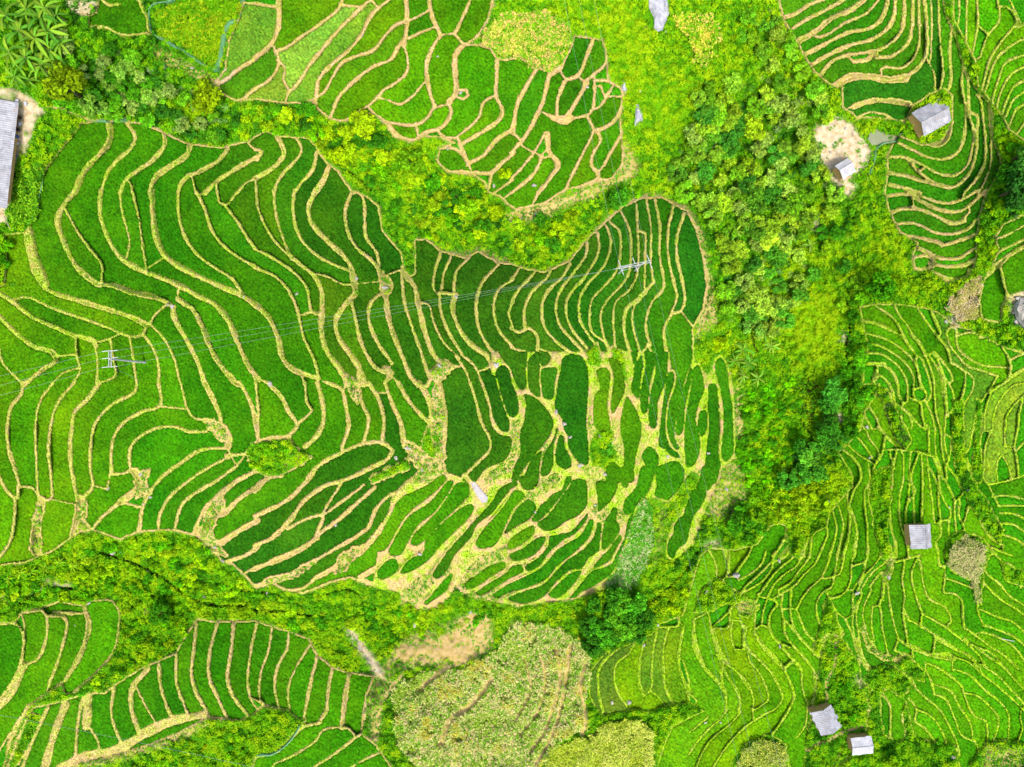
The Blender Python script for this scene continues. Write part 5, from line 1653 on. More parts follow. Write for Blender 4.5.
# crops
for ci, (nm, lb, poly, cols, sp, ls, hh) in enumerate(MAIZE):
    _b = blur(inside(poly).astype(float), 2, 2); ins = ((_b + .55 * N6 + .3 * N3) > .5) & (_b > .12); js, is_ = np.nonzero(ins)
    u0, u1, v0, v1 = is_.min() - M, is_.max() - M, js.min() - M, js.max() - M
    gu, gv = np.meshgrid(np.arange(u0, u1, sp), np.arange(v0, v1, sp)); gu = gu.ravel() + rng.normal(0, sp * .25, gu.size); gv = gv.ravel() + rng.normal(0, sp * .25, gv.size)
    k = ins[np.clip((gv + M + .5).astype(int), 0, NY - 1), np.clip((gu + M + .5).astype(int), 0, NX - 1)]; gu, gv = gu[k], gv[k]
    jn, iN = np.clip((gv + M).astype(int), 0, NY - 1), np.clip((gu + M).astype(int), 0, NX - 1)
    k = rng.random(len(gu)) < (1.0 - .95 * np.clip(np.maximum(straw, dirt)[jn, iN] - .3, 0, .7) / .7 * (ci == 5) - .25 * (N6[jn, iN] > .35)); gu, gv = gu[k], gv[k]; jn, iN = jn[k], iN[k]
    m = len(gu); KL = 6
    c = np.repeat(Wn(gu, gv, terr(gu, gv) + hh * .7), KL, 0) + rng.normal(0, 1, (m * KL, 3)) * np.array([ls * .33, ls * .33, hh * .12])
    v, q = leaves(c, up_normals(m * KL, 7 + ci, .4), ls * 1.0, ls * .36, seed=20 + ci)
    pal = np.array([alb(x, {'squash_crop': 1.7, 'vegetable_crop': 1.45}.get(nm, 1.9)) for x in cols])[:, :3]
    which = np.clip(((N14[jn, iN] * .5 + .5) * len(pal) + rng.normal(0, .9, m)).astype(int), 0, len(pal) - 1)
    col = np.repeat(pal[which], KL, 0) * rng.uniform(.75, 1.2, (m * KL, 1)); col = np.concatenate([col, np.ones((len(col), 1))], 1)
    tag(link(nm, mesh_np(nm, v, q, MCROP, attrs={'leafcol': np.repeat(col, 4, 0)})), lb, nm.replace('_', ' '), kind='stuff')

# ------------------------------------------------------------------ trees and shrubs
def crown_mesh(seed, nl, per, leaf, flat=.72, base=.9, shrub=False):
    r = np.random.default_rng(seed); C, Nn, Lm = [], [], []
    for k in range(nl):
        a = r.uniform(0, 2 * math.pi); rad = math.sqrt(r.uniform(.0, 1)) * .8; z = r.uniform(-.35, .5) * (1 - rad * .4)
        lc = np.array([rad * math.cos(a), rad * math.sin(a), base + z]); lr = r.uniform(.17, .42)
        n = r.normal(0, 1, (per, 3)); n[:, 2] = np.abs(n[:, 2]) * 1.1 - .25; n /= np.linalg.norm(n, axis=1, keepdims=True)
        C.append(lc + n * lr * r.uniform(.65, 1.28, (per, 1)) * np.array([1, 1, flat])); Nn.append(n * .6 + np.array([0, 0, .55]))
        lum = r.uniform(.68, 1.35); warm = r.uniform(-.08, .08)
        x = lum * r.uniform(.5, 1.55, (per, 1)); Lm.append(np.concatenate([x * (1 + warm), x, x * (1 - warm), np.ones((per, 1))], 1))
    C = np.concatenate(C); Nn = np.concatenate(Nn); Nn /= np.linalg.norm(Nn, axis=1, keepdims=True); Lm = np.concatenate(Lm)
    v, q = leaves(C, Nn, leaf, leaf * .58, seed=seed + 1)
    return mesh_np('crown' if not shrub else 'shrub', v, q, MLEAF, attrs={'lum': np.repeat(Lm, 4, 0)})
def trunk_mesh(seed):
    r = random.Random(seed); mb = MB()
    mb.tube([(0, 0, -.25), (.03, .02, .25), (.02, -.03, .6), (0, 0, .95)], [.085, .07, .055, .03], 8)
    for k in range(5):
        a = k * 1.26 + r.uniform(-.3, .3); z = r.uniform(.4, .7)
        mb.tube([(.02, 0, z), (.25 * math.cos(a), .25 * math.sin(a), z + .2), (.5 * math.cos(a), .5 * math.sin(a), z + .42)], [.035, .025, .01], 6)
    return mb.mesh('trunk', MBARK)
TREE = [(trunk_mesh(s), crown_mesh(100 + s, 13 + s % 3 * 3, 62, .25, .75, 1.0)) for s in range(6)]
SHRUB = [crown_mesh(200 + s, 7 + s % 3, 60, .30, .8, .42, True) for s in range(6)]
plants = []   # u, v, r px, kind, colour, zone
taken = []
def free(u, v, d):
    return all((u - a) ** 2 + (v - b) ** 2 > d * d for a, b in taken)
for (u, v, r_, k, col) in SOLO:
    if k == 'x': continue
    plants.append((u, v, r_, k, col, 'single trees and bushes')); taken.append((u, v))
solid = field & ~wildpatch
for zi, (zone, poly, kinds, rr_, sp, cols) in enumerate(FOREST):
    rr = random.Random(500 + zi); ins = inside(poly)
    us = [p[0] for p in poly]; vs = [p[1] for p in poly]
    tries = int((max(us) - min(us)) * (max(vs) - min(vs)) / (sp * sp) * 9)
    for _ in range(tries):
        u, v = rr.uniform(max(-12, min(us)), min(1036, max(us))), rr.uniform(max(-12, min(vs)), min(779, max(vs)))
        j, i = int(v + M), int(u + M)
        if not (0 <= j < NY and 0 <= i < NX) or not ins[j, i]: continue
        if solid[j, i] and E[j, i] > 2 or dirt[j, i] > .45: continue
        if not free(u, v, sp * rr.uniform(.85, 1.15)): continue
        if F[j, i] > -1.0: continue
        r_ = rr.uniform(*rr_) if rr.random() < .75 else rr.uniform(rr_[0] * .75, rr_[0] * 1.2)
        clear = -np.minimum(SE, SWp)[j, i]
        r_ = min(r_, max(2.2, clear + 1.2))
        taken.append((u, v)); col = np.array(rr.choice(cols), float) * rr.uniform(.88, 1.12)
        plants.append((u, v, r_, rr.choice(kinds), tuple(np.clip(col, 2, 245)), zone))
def tone_word(c):
    return 'dark green' if c[1] < 132 else 'grey green' if c[2] > 55 else 'yellow green' if c[0] > 145 else 'bright green' if c[0] > 85 else 'mid green'
def size_word(r_): return 'small' if r_ < 3.6 else 'medium sized' if r_ < 5.5 else 'large' if r_ < 9 else 'very large'
for kind in 'ts':
    pl = [p for p in plants if p[3] == kind]
    pl.sort(key=lambda p: -p[2])
    vis = [p for p in pl if -6 < p[0] < 1030 and -6 < p[1] < 773]
    print('PLANTS', kind, len(pl), len(vis))
    lab = name_places([(p[0], p[1], size_word(p[2]), tone_word(p[4])) for p in vis], 'tree' if kind == 't' else 'bush')
    for n, (p, lb) in enumerate(zip(vis[:300], lab)):
        u, v, r_, _, col, zone = p; rr = random.Random(n * 7 + ord(kind))
        z = GZ(u, v); rm = r_ * (CAM_H - z) * KPX * (1.22 if kind == 't' else 1.08)
        h = (1.0 if kind == 't' else .42) * rm
        x, y = W(u, v, z + h)
        if kind == 't':
            root = bpy.data.objects.new('broadleaf_tree', None); COL.objects.link(root); root.location = (x, y, z - .1)
            root.scale = (rm, rm, rm * rr.uniform(.95, 1.35)); root.rotation_euler.z = rr.uniform(0, 6.28); root.empty_display_size = .3
            tm, cm = TREE[rr.randrange(6)]
            link('trunk', tm, root); cr = link('crown', cm, root); cr.color = leafc((col[0], col[1], col[2] * .68), 1.75)
            tag(root, lb, 'tree', 'trees in the ' + zone)
        else:
            o = link('shrub', SHRUB[rr.randrange(6)], None, (x, y, z - .1)); o.scale = (rm * 1.05, rm * 1.05, rm * rr.uniform(.8, 1.3)); o.rotation_euler.z = rr.uniform(0, 6.28)
            o.color = leafc((col[0] * .95, col[1], col[2] * .9), 1.65); tag(o, lb, 'bush', 'bushes in the ' + zone)
    if len(vis) > 300:
        Vs, Qs, Ls, n0 = [], [], [], 0
        for n, p in enumerate(vis[300:]):
            u, v, r_, _, col, zone = p; z = GZ(u, v); rm = r_ * (CAM_H - z) * KPX; x, y = W(u, v, z + .4 * rm)
            r2 = np.random.default_rng(n); C = r2.normal(0, 1, (90, 3)); C[:, 2] = abs(C[:, 2]); C /= np.linalg.norm(C, axis=1, keepdims=True)
            vv_, qq_ = leaves(C * rm * r2.uniform(.6, 1, (90, 1)) + np.array([x, y, z]), C * .6 + np.array([0, 0, .5]), rm * .36, rm * .2, seed=n)
            Vs.append(vv_); Qs.append(qq_ + n0); n0 += len(vv_); Ls.append(np.tile(np.array(leafc(col, 1.4)), (360, 1)) * np.repeat(np.append(r2.uniform(.75, 1.25, (90, 1)), [], 0) if False else r2.uniform(.75, 1.25, (90, 1)), 4, 0))
        tag(link('low_scrub', mesh_np('low_scrub', np.concatenate(Vs), np.concatenate(Qs), MVEG, attrs={'leafcol': np.concatenate(Ls)})), 'smallest low bushes filling the banks between the terraces', 'scrub', kind='stuff')

# banana plants
def banana_leaf(seed, L):
    r = np.random.default_rng(seed); n = 8; V, Q = [], []
    for k in range(n + 1):
        t = k / n; x = .06 + L * (t - .12 * t * t); z = .42 * t * L - .62 * t * t * L; w = .30 * L ** .5 * (math.sin(math.pi * min(1, t * .93 + .06)) ** .6) * .30
        if k == 0: w = .03
        for s in (-1, 0, 1): V.append((x, s * w + .03 * math.sin(3 * t + seed), z + (0 if s == 0 else .05 * w * 6 + r.uniform(-.02, .02))))
    for k in range(n):
        for s in (0, 1):
            a = k * 3 + s; Q.append((a, a + 1, a + 4, a + 3))
    lum = np.ones((len(V), 4)); lum[:, :3] = r.uniform(.8, 1.25); lum[1::3, :3] *= 1.35
    return mesh_np('leaf', np.array(V), np.array(Q), MLEAF, attrs={'lum': lum})
BL = [banana_leaf(s, r_) for s, r_ in enumerate((.95, 1.05, .85, 1.0))]
mb = MB(); mb.tube([(0, 0, -.3), (0, 0, .35), (0, .01, .82)], [.075, .06, .035], 8); BSTEM = mb.mesh('pseudostem', plain('banana_stem', (150, 170, 80), (120, 130, 60)))
lab = name_places([(u, v, 'big' if r_ > 14 else 'small', 'long leaved') for u, v, r_ in BANANA], 'banana plant')
for n, ((u, v, r_), lb) in enumerate(zip(BANANA, lab)):
    rr = random.Random(900 + n); z = GZ(u, v); rm = r_ * (CAM_H - z) * KPX; x, y = W(u, v, z + rm)
    root = bpy.data.objects.new('banana_plant', None); COL.objects.link(root); root.location = (x, y, z); root.scale = (rm, rm, rm * .95); root.rotation_euler = (rr.uniform(-.15, .15), rr.uniform(-.15, .15), rr.uniform(0, 6.28))
    tag(root, lb, 'banana plant', 'banana plants in the top left grove' if r_ > 10 else 'banana plants in the ravines')
    link('pseudostem', BSTEM, root)
    base = (104, 182, 46) if r_ > 10 else (120, 200, 25) if u < 700 else (130, 205, 60) if v < 400 else (205, 225, 15)
    for k in range(9):
        lf = link('leaf', BL[rr.randrange(4)], root, (0, 0, .78 + rr.uniform(-.05, .08)))
        lf.rotation_euler = (rr.uniform(-.3, .3), rr.uniform(-.35, .25), k * 2.4 + rr.uniform(-.3, .3)); s = rr.uniform(.8, 1.1); lf.scale = (s, s, s)
        f = rr.uniform(.8, 1.15); lf.color = leafc((base[0] * f * rr.uniform(.85, 1.25), base[1] * f, base[2] * f), 1.15)

# ------------------------------------------------------------------ rocks
def rock_mesh(seed, name='boulder', m_=None):
    bm = bmesh.new(); bmesh.ops.create_icosphere(bm, subdivisions=3, radius=.5); r = random.Random(seed)
    cuts = [(Vector((r.gauss(0, 1), r.gauss(0, 1), r.gauss(0, 1))).normalized(), r.uniform(.26, .44)) for _ in range(9)]
    for v in bm.verts:
        p = v.co.copy()
        for n, d in cuts:
            e = p.dot(n) - d
            if e > 0: p -= n * e * .9
        v.co = p * (1 + r.uniform(-.025, .025)); v.co.z *= .8
    me = bpy.data.meshes.new(name); bm.to_mesh(me); bm.free(); me.materials.append(m_ or MROCK); return me
ROCKS = [rock_mesh(s) for s in range(5)]
for n, (u, v, s, lb) in enumerate(BOULDERS):
    if s <= 0: continue
    rr = random.Random(40 + n); p = site(u, v); sm = s * (CAM_H - p.z) * KPX
    o = link('boulder', ROCKS[n % 5], None, p + Vector((0, 0, sm * .12 + (.25 if LAB[int(v) + M, int(u) + M] > 0 else 0)))); o.scale = (sm * rr.uniform(1, 1.35), sm * rr.uniform(.75, 1.05), sm * rr.uniform(.6, .9))
    o.rotation_euler = (rr.uniform(-.3, .3), rr.uniform(-.3, .3), rr.uniform(0, 6.28)); tag(o, lb, 'rock', 'rocks lying on bunds and banks')
def slab_thing(name, lb, cat, poly, h, m_, kind=None, dome=.4, z_off=-.3, seed=0):
    r = random.Random(seed); n = len(poly); cu = sum(p[0] for p in poly) / n; cv = sum(p[1] for p in poly) / n
    V, Fc = [], []; zc = GZ(cu, cv); org = Vector((*W(cu, cv, zc), zc))
    rings = [(1.0, z_off), (1.0, h * .5), (.86, h * .85), (.55, h + dome * .6), (.2, h + dome)]
    for t, dz in rings:
        for (a, b) in poly:
            a2, b2 = cu + (a - cu) * t, cv + (b - cv) * t; z = (GZ(a2, b2)) + dz + (r.uniform(-.12, .12) * h if dz > 0 else 0); x, y = W(a2, b2, z); V.append(Vector((x, y, z)) - org)
    for k in range(len(rings) - 1):
        for i in range(n): Fc.append((k * n + i, k * n + (i + 1) % n, (k + 1) * n + (i + 1) % n, (k + 1) * n + i))
    Fc.append(tuple((len(rings) - 1) * n + i for i in range(n)))
    me = bpy.data.meshes.new(name); me.from_pydata([tuple(v) for v in V], [], [f[::-1] for f in Fc]); me.materials.append(m_); me.update()
    return tag(link(name, me, None, org), lb, cat, kind=kind)
slab_thing('rock_outcrop', 'smooth pale bluish rock outcrop at the top edge in bright scrub', 'rock', rockp, .7, MROCKB, seed=1)
slab_thing('standing_slab', 'grey narrow rock slab between middle top slope and bright scrub', 'rock', P("636,104 639,105 643,112 643,120 639,126 634,126 635,115"), .6, MROCKB, seed=2)
slab_thing('standing_slab', 'small pointed grey rock at the right tip of middle top slope', 'rock', P("623,80 626,82 627,90 624,92 621,88"), .5, MROCKB, seed=3)
slab_thing('stone_slab', 'long pale stone slab bridging bunds below the dark central terrace', 'stone slab', P("470,482 474,480 480,488 488,497 487,502 482,503 476,495"), .35, MSLAB, dome=.05, seed=4)
slab_thing('bare_patch', 'brown bare earth patch among bushes in the big left slope', 'bare soil', P("284,462 290,453 298,450 303,455 298,464 290,471 284,472"), .1, plain('brown_soil', (190, 140, 85), (150, 110, 60)), dome=.1, seed=5)
slab_thing('gray_rock', 'grey rocks heap at the right edge below the small plots', 'rock', P("1013,306 1020,298 1032,296 1032,330 1022,328 1016,318"), .8, MROCK, dome=.8, seed=6)

# pond, a flat sheet of muddy water level with its own bank
zp_ = _pz - .1
V = [Vector((*W(a, b, zp_), zp_)) for a, b in pond]
me = bpy.data.meshes.new('pond'); me.from_pydata([tuple(v) for v in V], [], [tuple(range(len(V)))[::-1]]); me.materials.append(MWATER); me.update()
tag(link('pond', me), kind='structure')

# ------------------------------------------------------------------ huts
def corrugated(L, Wd, amp=.035, pitch=.42, th=.03, rag=0, seed=0):
    """sheet roof slope: x along the eave (L), y down the slope (0..Wd)"""
    r = random.Random(seed); nx_ = int(L / pitch * 4); V, Fc = [], []; ny_ = 4
    off = [r.uniform(-rag, rag) for _ in range(int(L / .9) + 2)]
    for s in (0, 1):
        for j in range(ny_ + 1):
            for i in range(nx_ + 1):
                x = -L / 2 + L * i / nx_; o = off[int((x + L / 2) / .9)]
                step = .018 * j
                V.append((x, (Wd + o) * j / ny_, amp * math.sin(2 * math.pi * x / pitch) + step * 0 - s * th + r.uniform(-.006, .006)))
    N = (nx_ + 1) * (ny_ + 1)
    for j in range(ny_):
        for i in range(nx_):
            a = j * (nx_ + 1) + i; Fc.append((a, a + nx_ + 1, a + nx_ + 2, a + 1)); Fc.append((N + a, N + a + 1, N + a + nx_ + 2, N + a + nx_ + 1))
    for i in range(nx_):
        for j in (0, ny_):
            a = j * (nx_ + 1) + i; Fc.append((a, a + 1, N + a + 1, N + a))
    for j in range(ny_):
        for i in (0, nx_):
            a = j * (nx_ + 1) + i; Fc.append((a, N + a, N + a + nx_ + 1, a + nx_ + 1))
    return V, Fc
def hut(u, v, L, Wd, ang, eave, rise, mroof, lb, name='hut', rag=.0, split=.5, windows=0, base_dz=0):
    h = eave + rise; p = hover(u, v, h); g = GZ(u, v) + base_dz
    root = bpy.data.objects.new(name, None); COL.objects.link(root); root.location = (p.x, p.y, g); root.rotation_euler.z = R(ang)
    tag(root, lb, 'hut' if name == 'hut' else 'house')
    ov = 1.5 if name == 'house' else .4; wx, wy = L / 2 - ov, Wd / 2 - ov
    mb = MB()
    for s in (-1, 1):
        mb.box((0, s * wy, eave / 2 - .3), (wx * 2, .14, eave + .6))
    for s in (-1, 1):      # gable walls
        x = s * (wx - .07); n = len(mb.v)
        pts = [(-wy + .072, -.6), (wy - .072, -.6), (wy - .072, eave), ((split - .5) * Wd, eave + rise * .86), (-wy + .072, eave)]
        for dx in (-.065, .065):
            for (y, z) in pts: mb.v.append((x + dx, y, z))
        mb.f += [tuple(n + i for i in range(5))[::-1], tuple(n + 5 + i for i in range(5))] + [(n + i, n + (i + 1) % 5, n + 5 + (i + 1) % 5, n + 5 + i) for i in range(5)]
    wl = mb.build('wall', MWALL, root)
    ry = (split - .5) * Wd
    for s in (-1, 1):
        run = Wd / 2 - s * ry; sl = math.hypot(run, rise); V, Fc = corrugated(L, sl, rag=rag, seed=int(u) + s)
        me = bpy.data.meshes.new('roof_panel'); a = -math.atan2(rise, run)
        Mx = Matrix.Translation((0, ry, eave + rise + .05)) @ (Matrix.Rotation(math.pi, 4, 'Z') if s < 0 else Matrix.Identity(4)) @ Matrix.Rotation(a, 4, 'X')
        me.from_pydata([tuple(Mx @ Vector(q)) for q in V], [], Fc); me.materials.append(mroof); me.update(); link('roof_panel', me, root)
    mb = MB(); mb.tube([(-L / 2, ry, eave + rise + .075), (L / 2, ry, eave + rise + .075)], .09, 8); mb.build('ridge_cap', mroof, root)
    mb = MB(); mb.box((wx * .3, -wy - .10, .95), (.9, .05, 1.9)); d = mb.build('door', MWOOD, root); mb = MB(); mb.box((wx * .3 + .35, -wy - .15, .95), (.05, .05, .14)); mb.build('handle', MDK, d)
    for k in range(windows):
        mb = MB(); mb.box((wx + .03, -wy * .4, 1.4), (.05, .8, .7)); f = mb.build('window', MWOOD, root); mb = MB(); mb.box((wx + .07, -wy * .4, 1.4), (.03, .62, .52)); mb.build('pane', MDK, f)
    return root
hut(935, 115, 7.0, 5.9, 28, 1.7, 1.3, MROOF, 'hut with large grey sheet roof and open plank gable beside the curved upper right terraces', rag=.08)
hut(847, 168, 3.5, 3.6, 31, 2.1, .7, MROOFW, 'little hut with white sheet roof on the bare yard under the pond', rag=.15, split=.62)
hut(922.5, 537, 5.4, 4.7, 94, 2.1, .8, MROOF, 'lone squarish hut with pale grey roof amid the narrow right slope terraces', rag=.1, split=.33)
hut(828, 722, 5.8, 5.2, -67, 2.3, 1.0, MROOF, 'larger of the two lower huts, ragged pale grey roof with a ridge seam', rag=.35)
hut(863, 747, 4.8, 4.0, 6, 2.2, .6, MROOFW, 'smaller of the two lower huts, plain whitish roof', rag=.1)
hut(-22, 150, 20.5, 11.5, 83.5, 2.0, 1.3, MROOF, 'long house with grey sheet roof cut by the left edge beside the paved yard', name='house', windows=1, rag=.03)
# goods along the eave of the long house
GOODS = [(20,118,'b','dark bundle under the eave'),(20,124,'t','pale sack beneath the eave'),(19,130,'b','dark crate along the house wall'),(18,137,'p','blue barrel by the house wall'),(17,143,'t','white sack on the paving'),(15,150,'b','dark crate near the middle of the house wall'),(16,156,'p','blue barrel in the lower half of the yard'),(12,166,'b','dark bundle at the lower corner of the house'),(11,174,'t','white sack at the lower corner of the house'),(10,182,'p','blue barrel at the bottom end of the house'),(17,101,'t','white tub at the top corner of the roof'),(26,104,'t','small white sack on the yard top')]
for n, (u, v, k, lb) in enumerate(GOODS):
    p = site(u, v, .0); mb = MB()
    if k == 'p':
        mb.tube([(0, 0, -.1), (0, 0, .02), (0, 0, .3), (0, 0, .36), (0, 0, .6), (0, 0, .66), (0, 0, .9), (0, 0, .92)], [.26, .28, .29, .31, .31, .29, .28, .24], 14); o = mb.build('barrel', MPIPE, None, p); c_ = 'barrel'; mb = MB(); mb.tube([(.1, 0, .92), (.1, 0, .97)], .05, 8); mb.build('cap', MDK, o)
    elif k == 'b':
        for z in (.05, .25, .45):
            for s in (-1, 1): mb.box((0, s * .28, z), (.7, .04, .14)); mb.box((s * .33, 0, z), (.04, .516, .14))
        mb.box((0, 0, -.0), (.7, .6, .04)); o = mb.build('crate', MDK, None, p); c_ = 'crate'; lb = lb.replace('bundle', 'crate')
    else:
        bm = bmesh.new(); bmesh.ops.create_icosphere(bm, subdivisions=3, radius=.42)
        for w_ in bm.verts: w_.co = Vector((w_.co.x * 1.1, w_.co.y * .8, max(-.15, w_.co.z * .6) + .06 * math.sin(9 * w_.co.x + n)))
        me = bpy.data.meshes.new('sack'); bm.to_mesh(me); bm.free(); me.materials.append(MCLOTH); o = link('sack', me, None, p + Vector((0, 0, .12))); c_ = 'sack'; lb = lb.replace('tub', 'sack')
    o.rotation_euler.z = n * 1.3; tag(o, lb + ' of the long roofed house' if 'house' not in lb else lb, c_, 'goods in the yard of the long house')

# ------------------------------------------------------------------ net fences
def net_fence(path, hgt, lb, lean=.25, every=7):
    cc = catmull(path, 2.0); p0 = site(*cc[len(cc) // 2]); root = bpy.data.objects.new('net_fence', None); COL.objects.link(root); root.location = p0; tag(root, lb, 'fence')
    V, Fc = [], []
    rr = random.Random(int(path[0][0]))
    lines = []
    for k, q in enumerate(cc):
        b = site(q[0], q[1], -.05); t = Vector((rr.uniform(-1, 1) * lean * .15, rr.uniform(-1, 1) * lean * .15, 0)); t += Vector((b.x, b.y, 0)).normalized() * lean * .3
        lines.append((b - p0, t))
    FO, FH = (0, .06, .20, .40), (0, .62, 1.0, .9)
    for li, (b, t) in enumerate(lines):
        dq = lines[min(li + 1, len(lines) - 1)][0] - lines[max(li - 1, 0)][0]; fl = Vector((-dq.y, dq.x, 0)).normalized()
        for k in range(4):
            f = k / 3; V.append(tuple(b + t * f * f + fl * FO[k] + Vector((0, 0, hgt * FH[k] * (1 - .05 * math.sin(b.x * 3))))))
    n = len(V)
    FO, FH = (0, .06, .20, .40), (0, .62, 1.0, .9)
    for li, (b, t) in enumerate(lines):
        dq = lines[min(li + 1, len(lines) - 1)][0] - lines[max(li - 1, 0)][0]; fl = Vector((-dq.y, dq.x, 0)).normalized()
        for k in range(4):
            f = k / 3; V.append(tuple(b + t * f * f + fl * FO[k] + Vector((.04, -.04, -.03 + hgt * FH[k] * (1 - .05 * math.sin(b.x * 3))))))
    for i in range(len(lines) - 1):
        for k in range(3):
            a = i * 4 + k; Fc.append((a, a + 1, a + 5, a + 4)); Fc.append((n + a, n + a + 4, n + a + 5, n + a + 1))
    me = bpy.data.meshes.new('net'); me.from_pydata(V, [], Fc); me.materials.append(MNET); me.update(); link('net', me, root)
    for i in range(0, len(lines), every):
        b, t = lines[i]; mb = MB(); mb.tube([tuple(b + Vector((-.06, .06, -.2))), tuple(b + t + Vector((-.06, .06, hgt + .1)))], .035, 6); mb.build('post', MWOOD, root)
net_fence(P("182,-8 172,3 160,5 152,10 151,20 154,35 163,42 172,47 180,50 192,59 206,68 217,73 222,65 225,50 230,30 240,20 246,0 249,-8"), 1.25, 'teal net fence around the yellow green vegetable plot at the top', .9)
net_fence(P("82,120 92,122 106,123 120,122 128,122"), .9, 'short teal net fence along the top end of the big left slope', .7)
net_fence(P("42,168 44,180 41,195 38,208 34,219 30,224"), .9, 'teal net fence on the right of the vegetable rows by the long house', .5)
net_fence(P("899,135 898,140 880,144 874,150 872,160 868,172 864,182"), .9, 'teal net fence running from the murky pond past the white roof', .6)
net_fence(P("300,723 294,734 284,745 272,752 258,753"), .7, 'low pale teal net around the bushy pit at bottom left', .5)

# ------------------------------------------------------------------ power line
def insulator(mb, a, b):
    a, b = Vector(a), Vector(b); n = 5; pts, rad = [], []
    for k in range(n * 2 + 1):
        pts.append(tuple(a.lerp(b, k / (2 * n)))); rad.append(.10 if k % 2 else .045)
    mb.tube(pts, rad, 8)
def pole(name, root, base, top, r0=.21, r1=.14):
    mb = MB(); b, t = Vector(base), Vector(top); mb.tube([b - Vector((0, 0, .6)), b.lerp(t, .5), t], [r0, (r0 + r1) / 2, r1], 12); return mb.build(name, MPOLE, root)
b1 = site(146, 362.5); hgt1 = 0
for _ in range(3):                                 # height at which the pole head stands over (109,360)
    hgt1 = (CAM_H - b1.z) * (1 - (512 - 146) / (512 - 109.))
t1 = Vector((b1.x, b1.y + .3, b1.z + hgt1))
P1 = bpy.data.objects.new('power_pole', None); COL.objects.link(P1); P1.location = b1; tag(P1, 'tall single concrete power pole with crossarm standing in the left terraces', 'power pole', 'poles of the power line')
pole('pole', P1, (0, 0, 0), t1 - b1, .23, .15)
hd = t1 - b1
mb = MB()
for dx in (-.22, .22): mb.box((hd.x + dx, hd.y, hd.z - .35), (.12, 3.3, .14))
mb.box((hd.x, hd.y - 1.5, hd.z - .349), (.317, .12, .1)); mb.box((hd.x, hd.y + 1.5, hd.z - .349), (.317, .12, .1)); mb.build('crossarm', MPOLE, P1)
mb = MB(); mb.tube([(hd.x - .1, hd.y, hd.z - 1.6), (hd.x - .28, hd.y + 1.2, hd.z - .44)], .05, 6); mb.tube([(hd.x - .1, hd.y, hd.z - 1.6), (hd.x - .28, hd.y - 1.2, hd.z - .44)], .05, 6); mb.build('brace', MPOLE, P1)
A1 = []; B1 = []
for k, dy in enumerate((1.5, .15, -1.5)):
    for sx, lst in ((-1, A1), (1, B1)):
        mb = MB(); a = (hd.x + sx * .3, hd.y + dy, hd.z - .25); e = (hd.x + sx * 1.45, hd.y + dy + sx * .12, hd.z - .3); insulator(mb, a, e); mb.build('insulator', MINS, P1); lst.append(b1 + Vector(e))
mb = MB(); mb.tube([(hd.x, hd.y - 1.3, hd.z - .3), (hd.x - 1.6, hd.y - 4.0, -.4)], .03, 6); mb.build('stay_wire', MWIRE, P1)
# H frame pole
ba, bb = site(618.5, 273.5), site(634.5, 270.8); H2 = 9.4
P2 = bpy.data.objects.new('power_pole', None); COL.objects.link(P2); P2.location = (ba + bb) / 2; o2 = (ba + bb) / 2
tag(P2, 'twin legged concrete power pole with long crossarm in the right lobe', 'power pole', 'poles of the power line')
zt = max(ba.z, bb.z) + H2; ta = Vector((ba.x, ba.y, zt)); tb = Vector((bb.x, bb.y, zt))
pole('pole', P2, ba - o2, ta - o2, .2, .14); pole('pole', P2, bb - o2, tb - o2, .2, .14)
dr = (tb - ta); dr.z = 0; sp2 = dr.length; dr.normalize(); pr = Vector((-dr.y, dr.x, 0)); Rm = Matrix.Rotation(math.atan2(dr.y, dr.x), 3, 'Z')
ctr = (ta + tb) / 2 + dr * .15; mb = MB()
for s in (-1, 1): mb.box(ctr - o2 + pr * s * .19 - Vector((0, 0, .3)), (7.0, .11, .16), Rm)
for s in (-3.3, 3.3): mb.box(ctr - o2 + dr * s - Vector((0, 0, .3)), (.12, .265, .1), Rm)
mb.build('crossarm', MPOLE, P2)
mb = MB(); mb.tube([ta - o2 - Vector((0, 0, 1.0)) + pr * .2, tb - o2 - Vector((0, 0, 4.4)) + pr * .2], .05, 6); mb.tube([tb - o2 - Vector((0, 0, 1.0)) - pr * .2, ta - o2 - Vector((0, 0, 4.4)) - pr * .2], .05, 6); mb.build('brace', MPOLE, P2)
UP, DN, LF = [], [], []
for s in (-3.0, .1, 3.2):
    for sy, lst in ((1, UP), (-1, DN)):
        a = ctr - o2 + dr * s + pr * sy * .25 - Vector((0, 0, .3)); e = a + pr * sy * 1.35 - Vector((0, 0, .1)) + dr * (-.25 * sy); mb = MB(); insulator(mb, a, e); mb.build('insulator', MINS, P2); lst.append(e + o2)
for k, s in enumerate((-3.4, -2.3, -1.2)):
    a = ctr - o2 + dr * s - Vector((0, 0, .42)); e = a - dr * 1.2 - Vector((0, 0, .25)); mb = MB(); insulator(mb, a, e); mb.build('insulator', MINS, P2); LF.append(e + o2)
def wire(a, b, sag, lb, grp, rad=.02):
    a, b = Vector(a), Vector(b); n = 24; mb = MB(); o = a
    mb.tube([a.lerp(b, k / n) - Vector((0, 0, sag * 4 * (k / n) * (1 - k / n))) - o for k in range(n + 1)], rad, 5); w_ = mb.build('power_wire', MWIRE, None, o); tag(w_, lb, 'wire', grp)
nm3 = ('upper', 'middle', 'lower'); nl3 = ('left', 'middle', 'right')
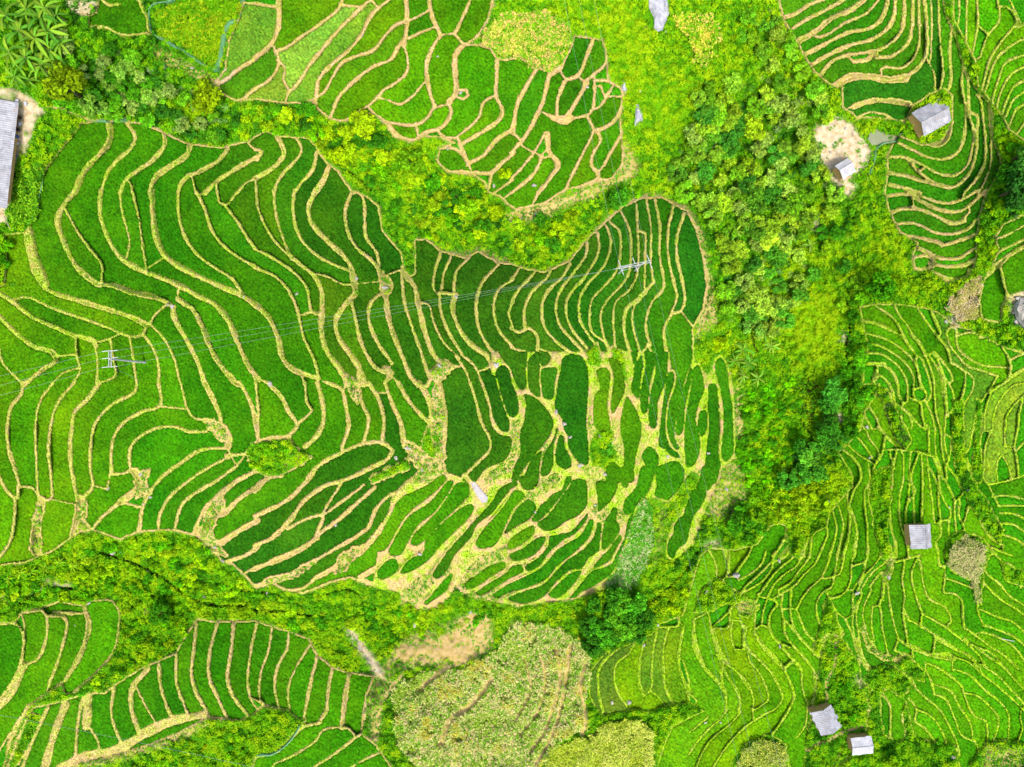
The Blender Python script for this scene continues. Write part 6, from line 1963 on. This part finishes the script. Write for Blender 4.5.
for k in range(3):
    wire(B1[k], LF[k], 1.8, f'{nm3[k]} of three thin wires between the left pole and twin legged pole', 'wires of the power line')
    wire(A1[k], hover(-70, (391, 402, 413)[k], 11), 1.0, f'{nm3[k]} of three thin wires from the left pole to the left edge', 'wires of the power line')
    wire(UP[k], hover((556, 571, 586)[k], -45, 12), 1.5, f'{nl3[k]} of three wires rising from twin legged pole to the top edge', 'wires of the power line', .016)
    wire(DN[k], hover((748, 764, 790)[k], 800, 12), 2.5, f'{nl3[k]} of three wires running from twin legged pole to the bottom edge', 'wires of the power line', .016)
wire(hover(-60, 704, 7), hover(300, 778, 6), .8, 'single pale wire crossing the bottom left terraces', 'wires of the power line', .026)

# single poles lying about
def lying(u1, v1, u2, v2, rad, name, m_, lb, cat):
    a, b = site(u1, v1, .75), site(u2, v2, .75); mb = MB(); mb.tube([(0, 0, 0), (b - a) * .5, b - a], [rad, rad * .9, rad * .8], 8); tag(mb.build(name, m_, None, a), lb, cat)
lying(999, 637.5, 1012, 640, .09, 'timber_pole', MPOLE, 'thin white pole lying across rice near the right edge', 'pole')
lying(7, 217, 13, 230, .10, 'timber_pole', MWOOD, 'short grey beam at the bottom corner of the vegetable rows', 'beam')

# ------------------------------------------------------------------ light and camera
w = bpy.data.worlds.new('World'); sc.world = w; w.use_nodes = True
nt = w.node_tree; bg = nt.nodes['Background']; sky = nt.nodes.new('ShaderNodeTexSky'); sky.sky_type = 'NISHITA'; sky.sun_disc = False
SUN_EL, SUN_AZ = 62.0, 168.0                      # azimuth clockwise from the top of the frame
sky.sun_elevation = R(SUN_EL); sky.sun_rotation = R(SUN_AZ); sky.air_density = 1.0; sky.dust_density = 3.0; sky.ozone_density = 1.0
nt.links.new(sky.outputs[0], bg.inputs[0]); bg.inputs[1].default_value = .12
sl = bpy.data.lights.new('sun', 'SUN'); sl.energy = 1.5; sl.angle = R(10); sl.color = (1, .955, .88)
so = bpy.data.objects.new('sun', sl); COL.objects.link(so)
sd = Vector((math.sin(R(SUN_AZ)) * math.cos(R(SUN_EL)), math.cos(R(SUN_AZ)) * math.cos(R(SUN_EL)), math.sin(R(SUN_EL))))
so.rotation_euler = sd.to_track_quat('Z', 'Y').to_euler(); so.location = sd * 200
cd = bpy.data.cameras.new('camera'); cam = bpy.data.objects.new('camera', cd); COL.objects.link(cam); cam.location = (0, 0, CAM_H); cam.rotation_euler = (0, 0, 0)
cd.lens = LENS; cd.sensor_width = 36; cd.clip_start = .5; cd.clip_end = 12000; sc.camera = cam
vs = sc.view_settings; vs.view_transform = 'Standard'; vs.look = 'None'; vs.gamma = 1; vs.use_curve_mapping = False; vs.exposure = 1.9
sc.cycles.max_bounces = 6; sc.cycles.diffuse_bounces = 3; sc.cycles.transmission_bounces = 3; sc.cycles.caustics_reflective = False; sc.cycles.caustics_refractive = False
